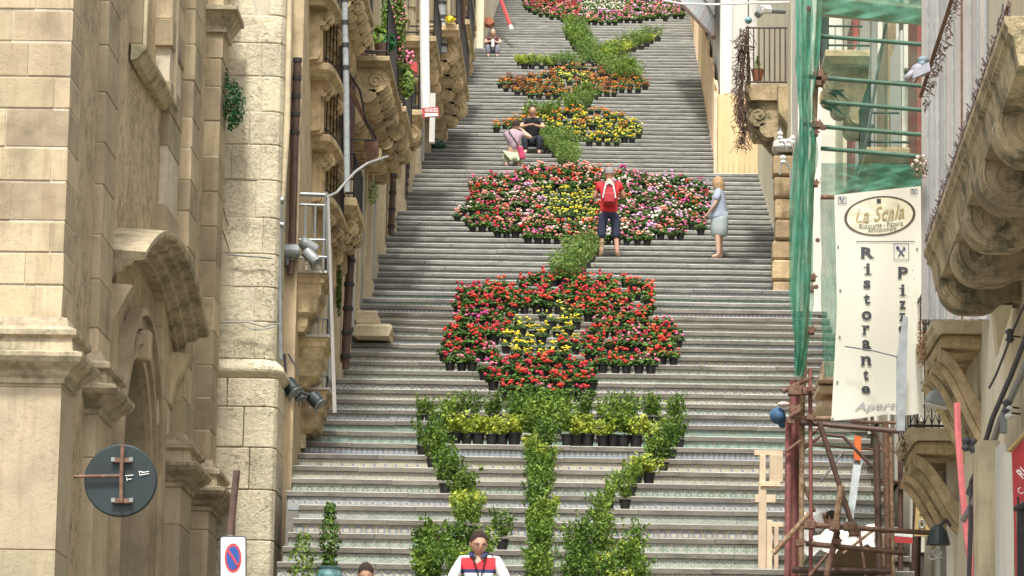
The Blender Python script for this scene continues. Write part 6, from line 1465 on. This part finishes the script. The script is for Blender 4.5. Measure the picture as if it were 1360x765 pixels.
# --- man with red rucksack, seen from behind
i, o = at_step(808, 343); k = 1.0
def standing(o, H, lean=(0,0), sw=.20, feet=.13, turn=0.):
    c, s = math.cos(turn), math.sin(turn); f = lambda x, y, z: o+V3((x*c-y*s, x*s+y*c, z*H/1.75))
    return f
f = standing(o, 1.76)
J = dict(pel=f(0,0,.95), waist=f(0,0,1.12), chest=f(0,.0,1.34), neck=f(0,.01,1.52), head=f(.0,.03,1.645), shl=f(-.19,0,1.42), shr=f(.19,0,1.42), ell=f(-.29,.06,1.17), elr=f(.29,.06,1.19), wrl=f(-.12,.27,1.26), wrr=f(.12,.27,1.27),
  hipl=f(-.10,0,.90), hipr=f(.10,0,.90), knl=f(-.13,.02,.50), knr=f(.14,.01,.50), anl=f(-.14,0,.08), anr=f(.17,0,.08), toel=f(-.17,.13,.04), toer=f(.21,.13,.04))
red = cloth('red_tshirt', (.62,.03,.035)); navy = cloth('navy_shorts', (.025,.03,.06))
pr = person('grey haired man in red t-shirt and navy shorts with a red rucksack', o, J, SKIN, [
  ('tshirt', [[(f(0,0,.84), (.19,.155)), ('pel', (.185,.15)), ('waist', (.175,.135)), ('chest', (.195,.14)), (f(0,.01,1.46), (.10,.08))], [('chest', (.19,.135)), ('shl', .085), (f(-.245,.03,1.28), .078)], [('chest', (.19,.135)), ('shr', .085), (f(.245,.03,1.29), .078)]], red),
  ('shorts', [[(f(0,0,1.0), (.165,.13)), (f(0,0,.9), (.16,.13)), (f(-.10,0,.86), .11), (f(-.13,.01,.60), .095), (f(-.14,.01,.36), .09)], [(f(0,0,.9), (.16,.13)), (f(.10,0,.86), .11), (f(.135,.01,.60), .095), (f(.15,.01,.36), .09)]], navy)], 'short', HAIRG, (0,1,-.2))
b = MB(); b.box(*sorted((o.x-.13, o.x+.13)), o.y-.30, o.y-.11, o.z+1.0, o.z+1.43); rk = bevel(b.build('rucksack', plain('rucksack_red', (.50,.03,.04), .6), pr), .06, 3)
b = MB(); b.box(o.x-.10, o.x+.10, o.y-.34, o.y-.299, o.z+1.03, o.z+1.22); bevel(b.build('pocket', plain('rucksack_red', (.42,.02,.03), .6), rk), .02, 2)
for q in (-1, 1):
    b = MB(); b.tube([o+V3((q*.06,-.28,1.40)), o+V3((q*.09,-.315,1.30)), o+V3((q*.12,-.29,1.12))], .018, 6); b.build('white_strip', MAT['whitep'], rk)
    b = MB(); b.tube([o+V3((q*.09,-.2,1.42)), o+V3((q*.11,-.05,1.5)), o+V3((q*.13,.10,1.40))], .022, 6); b.build('strap', plain('strap_grey', (.10,.07,.08)) if q < 0 else bpy.data.materials['strap_grey'], rk)
b = MB(); b.tube([o+V3((-.07,-.31,1.37)), o+V3((0,-.32,1.41)), o+V3((.07,-.31,1.37))], .02, 6); b.build('grey_flap', MAT['whitep'], rk)
# --- woman in pale blue top
i, o = at_step(955, 346); H = 1.60; f = standing(o, H, turn=math.radians(82))   # faces left
wb = cloth('pale_blue_blouse', (.40,.45,.56)); sk_ = cloth('pale_teal_skirt', (.40,.47,.47))
J = dict(pel=f(0,0,.93), waist=f(0,.02,1.1), chest=f(0,.03,1.32), neck=f(0,.0,1.5), head=f(0,.03,1.635), shl=f(-.17,0,1.42), shr=f(.17,0,1.42), ell=f(-.22,.06,1.14), elr=f(.22,.02,1.14), wrl=f(-.17,.20,.95), wrr=f(.2,.13,.93),
  hipl=f(-.09,0,.88), hipr=f(.09,0,.88), knl=f(-.10,.02,.48), knr=f(.10,0,.48), anl=f(-.10,0,.07), anr=f(.09,-.03,.07), toel=f(-.10,.14,.035), toer=f(.09,.11,.035))
pw = person('blond woman in pale blue blouse and teal skirt standing right of the pink bed', o, J, SKIN2, [
  ('blouse', [[(f(0,.02,.80), (.20,.20)), (f(0,.02,.95), (.195,.195)), ('waist', (.185,.185)), ('chest', (.19,.185)), (f(0,.0,1.46), (.09,.08))], [('chest', (.19,.17)), ('shl', .08), (f(-.21,.05,1.2), .075)], [('chest', (.19,.17)), ('shr', .08), (f(.21,.02,1.2), .075)]], wb),
  ], 'bob', HAIRB, (-1,.25,-.1))
b = MB(); b.lathe(o, [(.155,.46),(.165,.47),(.165,.62),(.17,.75),(.165,.92),(.1,.93)], 20); b.build('skirt', sk_, pw, smooth=True)
# --- man in black sitting
i, o = at_step(706, 206); b0 = V3((o.x, NY[i]+.1, tread(i))); seat = tread(i+1); ys = NY[i+1]
g = lambda x, y, z: V3((b0.x+x, b0.y+y, b0.z+z)); s0 = seat-b0.z; yb = ys-b0.y+.12
yb = .42; s0 = .30
J = dict(pel=g(0,yb,s0+.13), waist=g(0,yb-.04,s0+.32), chest=g(0,yb-.13,s0+.50), neck=g(0,yb-.18,s0+.68), head=g(0,yb-.22,s0+.80), shl=g(-.18,yb-.14,s0+.58), shr=g(.18,yb-.14,s0+.58), ell=g(-.27,yb-.38,s0+.37), elr=g(.27,yb-.38,s0+.37), wrl=g(-.07,yb-.52,s0+.40), wrr=g(.07,yb-.52,s0+.39),
  hipl=g(-.10,yb-.02,s0+.11), hipr=g(.10,yb-.02,s0+.11), knl=g(-.18,.02,.42), knr=g(.19,.0,.42), anl=g(-.14,.03,.08), anr=g(.17,.03,.08), toel=g(-.15,-.10,.04), toer=g(.19,-.10,.04))
blk = cloth('black_shirt', (.02,.022,.026)); jn = cloth('dark_jeans', (.018,.022,.035))
person('dark haired man in black shirt sitting on the steps by the yellow bed', b0, J, SKIN, [
  ('shirt', [[('pel', (.165,.13)), ('waist', (.16,.125)), ('chest', (.185,.13)), (g(0,yb-.17,s0+.62), (.09,.08))], [('chest', (.185,.13)), ('shl', .08), (g(-.235,yb-.29,s0+.46), .072)], [('chest', (.185,.13)), ('shr', .08), (g(.235,yb-.29,s0+.46), .072)]], blk),
  ('trousers', [[('pel', (.16,.13)), ('hipl', .11), ('knl', .085), (g(-.14,.03,.12), .065)], [('pel', (.16,.13)), ('hipr', .11), ('knr', .085), (g(.17,.03,.12), .065)]], jn)], 'short', HAIRD, (.05,-1,-.1))
# --- woman photographer crouching, back to us
i, o = at_step(683, 222); b0 = V3((P(684,224,NY[i]).x, NY[i]+.1, tread(i))); g = lambda x, y, z: V3((b0.x+x, b0.y+y, b0.z+z))
J = dict(pel=g(-.03,.12,.38), waist=g(-.05,.11,.56), chest=g(-.05,.10,.73), neck=g(-.03,.11,.90), head=g(.0,.13,1.0), shl=g(-.22,.10,.79), shr=g(.12,.12,.81), ell=g(-.26,.30,.80), elr=g(.36,.20,.72), wrl=g(-.02,.36,.92), wrr=g(.13,.34,.94),
  hipl=g(-.12,.14,.30), hipr=g(.07,.16,.30), knl=g(-.24,.40,.28), knr=g(.10,.45,.34), anl=g(-.20,.06,.08), anr=g(.08,.10,.08), toel=g(-.20,.16,.04), toer=g(.08,.22,.04))
mv = cloth('mauve_top', (.42,.30,.36)); kh = cloth('pale_green_trousers', (.46,.50,.34))
wp_ = person('crouching woman in mauve top taking a photograph, red bag on her hip', b0, J, SKIN2, [
  ('top', [[('pel', (.15,.12)), ('waist', (.145,.11)), ('chest', (.165,.12)), (g(-.04,.11,.84), (.08,.07))], [('chest', (.165,.12)), ('shl', .07), (g(-.245,.2,.79), .06)], [('chest', (.165,.12)), ('shr', .07), (g(.22,.16,.77), .06)]], mv),
  ('trousers', [[('pel', (.185,.16)), ('hipl', .13), ('knl', .10), (g(-.2,.08,.14), .08)], [('pel', (.185,.16)), ('hipr', .13), ('knr', .10), (g(.08,.12,.14), .08)]], kh)], 'short', HAIRD, (.1,1,.1))
bg_ = thing('shoulder_bag', 'crimson shoulder bag on the crouching woman with the camera', 'bag', g(.12,0,.3)); b = MB(); b.prism([g(.04,-.05,.50), g(.17,-.05,.47), g(.24,-.05,.20), g(.10,-.05,.18)], (0,.09,0)); bevel(b.build('pouch', plain('crimson_bag',(.50,.04,.12),.6), bg_), .03, 2)
b = MB(); b.tube([g(.08,-.0,.48), g(-.05,-.04,.68), g(-.16,.0,.84), g(-.1,.12,.86)], .014, 5); b.build('strap', MAT['black'], bg_)
b = MB(); b.box(g(.01,0,0).x, g(.12,0,0).x, g(0,.36,0).y, g(0,.42,0).y, g(0,0,.93).z, g(0,0,1.0).z); o2 = b.build('camera', MAT['black']); tag(o2, 'small black camera held up by the crouching woman', 'camera')
# --- elderly person seated at the top left
i, o = at_step(654, 75); b0 = V3((o.x, NY[i]+.08, tread(i))); sc0 = .80
g = lambda x, y, z: V3((b0.x+x*sc0, b0.y+y*sc0, b0.z+z*sc0)); yb = .45; s0 = .30
J = dict(pel=g(0,yb,s0+.12), waist=g(0,yb-.06,s0+.3), chest=g(0,yb-.18,s0+.44), neck=g(0,yb-.27,s0+.56), head=g(0,yb-.33,s0+.64), shl=g(-.19,yb-.2,s0+.47), shr=g(.19,yb-.2,s0+.47), ell=g(-.29,yb-.4,s0+.26), elr=g(.29,yb-.4,s0+.26), wrl=g(-.06,yb-.52,s0+.30), wrr=g(.06,yb-.52,s0+.28),
  hipl=g(-.10,yb-.02,s0+.11), hipr=g(.10,yb-.02,s0+.11), knl=g(-.18,0,.44), knr=g(.18,0,.44), anl=g(-.15,.0,.08), anr=g(.16,.0,.08), toel=g(-.15,-.12,.04), toer=g(.18,-.12,.04))
dr = cloth('dark_red_pattern', (.14,.05,.05), var=.35); gry = cloth('grey_trousers', (.20,.20,.25))
person('bald elderly person in grey trousers hunched on a step at the top left', b0, J, SKIN2, [
  ('top', [[('pel', (.15,.12)), ('waist', (.15,.12)), ('chest', (.16,.12)), (g(0,yb-.26,s0+.52), (.08,.07))], [('chest', (.16,.12)), ('shl', .075), (g(-.25,yb-.32,s0+.35), .07)], [('chest', (.16,.12)), ('shr', .075), (g(.25,yb-.32,s0+.35), .07)]], dr),
  ('trousers', [[('pel', (.14,.12)), ('hipl', .10), ('knl', .085), (g(-.15,0,.12), .07)], [('pel', (.14,.12)), ('hipr', .10), ('knr', .085), (g(.16,0,.12), .07)]], gry)], 'bald', SKIN2, (0,-1,-.35), hr=.095, R=dict(pel=(.12,.1), waist=(.12,.1), chest=(.13,.1)))
b = MB(); b.box(b0.x-.03, b0.x+.05, b0.y-.16, b0.y-.12, b0.z+.30, b0.z+.52); o2 = b.build('folded_paper', MAT['whitep']); tag(o2, 'folded white paper held by the seated elderly person', 'paper')
# --- man in the foreground in white, red and navy jumper
D = 43.1; hx = P(636, 722, D); i = min(range(NST), key=lambda i: abs(NY[i]+.3-D)); b0 = V3((hx.x, D, tread(i))); Hh = hx.z-b0.z; sc1 = Hh/1.645
print('fg man head height', Hh)
g = lambda x, y, z: V3((b0.x+x, b0.y+y, b0.z+z*sc1))
J = dict(pel=g(0,0,.95), waist=g(0,0,1.12), chest=g(.01,0,1.32), neck=g(.01,.0,1.51), head=g(0,-.03,1.645), shl=g(-.19,0,1.40), shr=g(.21,0,1.40), ell=g(-.31,-.02,1.14), elr=g(.33,-.02,1.14), wrl=g(-.22,-.22,1.0), wrr=g(.20,-.24,1.0),
  hipl=g(-.1,0,.9), hipr=g(.1,0,.9), knl=g(-.11,-.02,.5), knr=g(.11,-.06,.5), anl=g(-.12,.03,.08), anr=g(.12,-.06,.08), toel=g(-.13,-.1,.04), toer=g(.13,-.18,.04))
wj = cloth('white_jumper', (.72,.72,.72), var=.04); rj = cloth('red_band', (.62,.03,.04), var=.05); nj = cloth('navy_band', (.03,.04,.12))
mp = person('dark haired man in white jumper with red and navy bands at the bottom', b0, J, SKIN, [
  ('jumper', [[('pel', (.17,.135)), ('waist', (.17,.13)), ('chest', (.195,.135)), (g(.01,0,1.45), (.11,.08))], [('chest', (.195,.135)), ('shl', .09), ('ell', .075), (g(-.24,-.18,1.02), .05)], [('chest', (.195,.135)), ('shr', .09), ('elr', .075), (g(.22,-.2,1.02), .05)]], wj, 3),
  ('trousers', [[('pel', (.16,.13)), ('hipl', .11), ('knl', .085), (g(-.12,.03,.12), .07)], [('pel', (.16,.13)), ('hipr', .11), ('knr', .085), (g(.12,-.06,.12), .07)]], navy)], 'short', HAIRD, (.22,-1,-.25), hr=.122, glasses=True)
jo = [c for c in mp.children if c.name.startswith('jumper')][0]; me = jo.data
# colour the knitted bands of the jumper
me.materials.append(rj); me.materials.append(nj)
zr1, zr0, zn0 = P(636,741,D).z-b0.z, P(636,757,D).z-b0.z, P(636,762,D).z-b0.z
bmj = bmesh.new(); bmj.from_mesh(me)
for zz in (zr1, zr0, zn0): bmesh.ops.bisect_plane(bmj, geom=bmj.verts[:]+bmj.edges[:]+bmj.faces[:], plane_co=(0,0,zz), plane_no=(0,0,1))
for xx in (-.2, .2): bmesh.ops.bisect_plane(bmj, geom=bmj.verts[:]+bmj.edges[:]+bmj.faces[:], plane_co=(xx,0,0), plane_no=(1,0,0))
bmj.to_mesh(me); bmj.free()
for p in me.polygons:
    c = p.center
    if abs(c.x-.0) < .20*1 and c.y < .12:
        if zr0 < c.z < zr1: p.material_index = 1
        elif zn0 < c.z <= zr0: p.material_index = 2
b = MB()
for q in (-1, 1): b.prism([g(q*.02,-.11,1.47), g(q*.08,-.085,1.52), g(q*.10,-.10,1.48), g(q*.05,-.125,1.45)], (0,.02,0))
for q in (-1,1): b.tube([g(q*.085,-.08,1.48), g(q*.10,.02,1.52), g(0,.07,1.53)], .018, 6)
b.build('navy_collar', nj, mp)
b = MB(); b.tube([g(-.07,-.11,1.49), g(-.0,-.155,1.25), g(.02,-.16,1.15)], .008, 5); b.tube([g(.09,-.11,1.49), g(.05,-.155,1.25), g(.02,-.16,1.15)], .008, 5); b.build('neck_cord', MAT['black'], mp)
# --- crown of a head beside him
D = 41.7; c = P(486,762,D); i = min(range(NST), key=lambda i: abs(NY[i]+.3-D)); b0 = V3((c.x, D, tread(i)-ZS[1]*0)); g = lambda x, y, z: V3((b0.x+x, b0.y+y, c.z-1.06+z))
hz = c.z-b0.z; print('second head height', hz)
b0 = V3((c.x, D, tread(i))); k = hz/1.645 if hz > 1.2 else 1
if hz > 1.2: g = lambda x, y, z: V3((b0.x+x, b0.y+y, b0.z+z*k))
person('person showing only dark hair at the bottom edge, left of the striped jumper man', b0, {n: g(*v) for n, v in dict(pel=(0,0,.95), waist=(0,0,1.12), chest=(0,0,1.32), neck=(0,0,1.51), head=(0,0,1.645), shl=(-.17,0,1.40), shr=(.17,0,1.40), ell=(-.25,0,1.14), elr=(.25,0,1.14), wrl=(-.22,-.1,.92), wrr=(.22,-.1,.92), hipl=(-.09,0,.9), hipr=(.09,0,.9), knl=(-.1,0,.5), knr=(.1,0,.5), anl=(-.1,0,.08), anr=(.1,0,.08), toel=(-.1,-.13,.04), toer=(.1,-.13,.04)).items()}, SKIN, [
  ('shirt', [[(g(0,0,.95), (.16,.13)), (g(0,0,1.12), (.16,.12)), (g(0,0,1.32), (.18,.13)), (g(0,0,1.45), (.09,.08))], [(g(0,0,1.32), (.18,.13)), (g(-.17,0,1.40), .08), (g(-.22,0,1.22), .07)], [(g(0,0,1.32), (.18,.13)), (g(.17,0,1.40), .08), (g(.22,0,1.22), .07)]], gry)], 'short', HAIRD, (0,-1,-.5), hr=.105)
# --- worker bending behind the scaffold
i, o = at_step(1085, 735); b0 = V3((P(1085,735,NY[i]).x, NY[i]+.1, tread(i))); s_ = NY[i]/5000
def W(x, y, dy=0.): q = P(x, y, b0.y+dy); return V3((q.x, q.y, q.z))
J = dict(pel=W(1062,712), waist=W(1066,695), chest=W(1078,684), neck=W(1092,684), head=W(1103,690), shl=W(1084,690,-.15), shr=W(1084,690,.15), ell=W(1092,708,-.18), elr=W(1092,708,.18), wrl=W(1104,722,-.12), wrr=W(1104,722,.12), hipl=W(1062,716,-.1), hipr=W(1062,716,.1), knl=W(1070,738,-.12), knr=W(1072,738,.12), anl=W(1056,752,-.1), anr=W(1058,752,.1), toel=W(1066,756,-.1), toer=W(1068,756,.1))
wt = cloth('white_tshirt', (.78,.77,.74), var=.04)
person('worker in white t-shirt bending forward behind the lower scaffold tubes', b0, J, SKIN, [
  ('tshirt', [[('pel', (.20,.17)), ('waist', (.22,.19)), ('chest', (.22,.19)), ('neck', (.10,.09))], [('chest', (.22,.19)), ('shl', .10), ('ell', .07)], [('chest', (.22,.19)), ('shr', .10), ('elr', .07)]], wt),
  ('trousers', [[('pel', (.17,.15)), ('hipl', .11), ('knl', .08), ('anl', .06)], [('pel', (.17,.15)), ('hipr', .11), ('knr', .08), ('anr', .06)]], kh)], 'short', HAIRD, (1,-.2,-.7), up=(.4,0,.9), hr=.10)
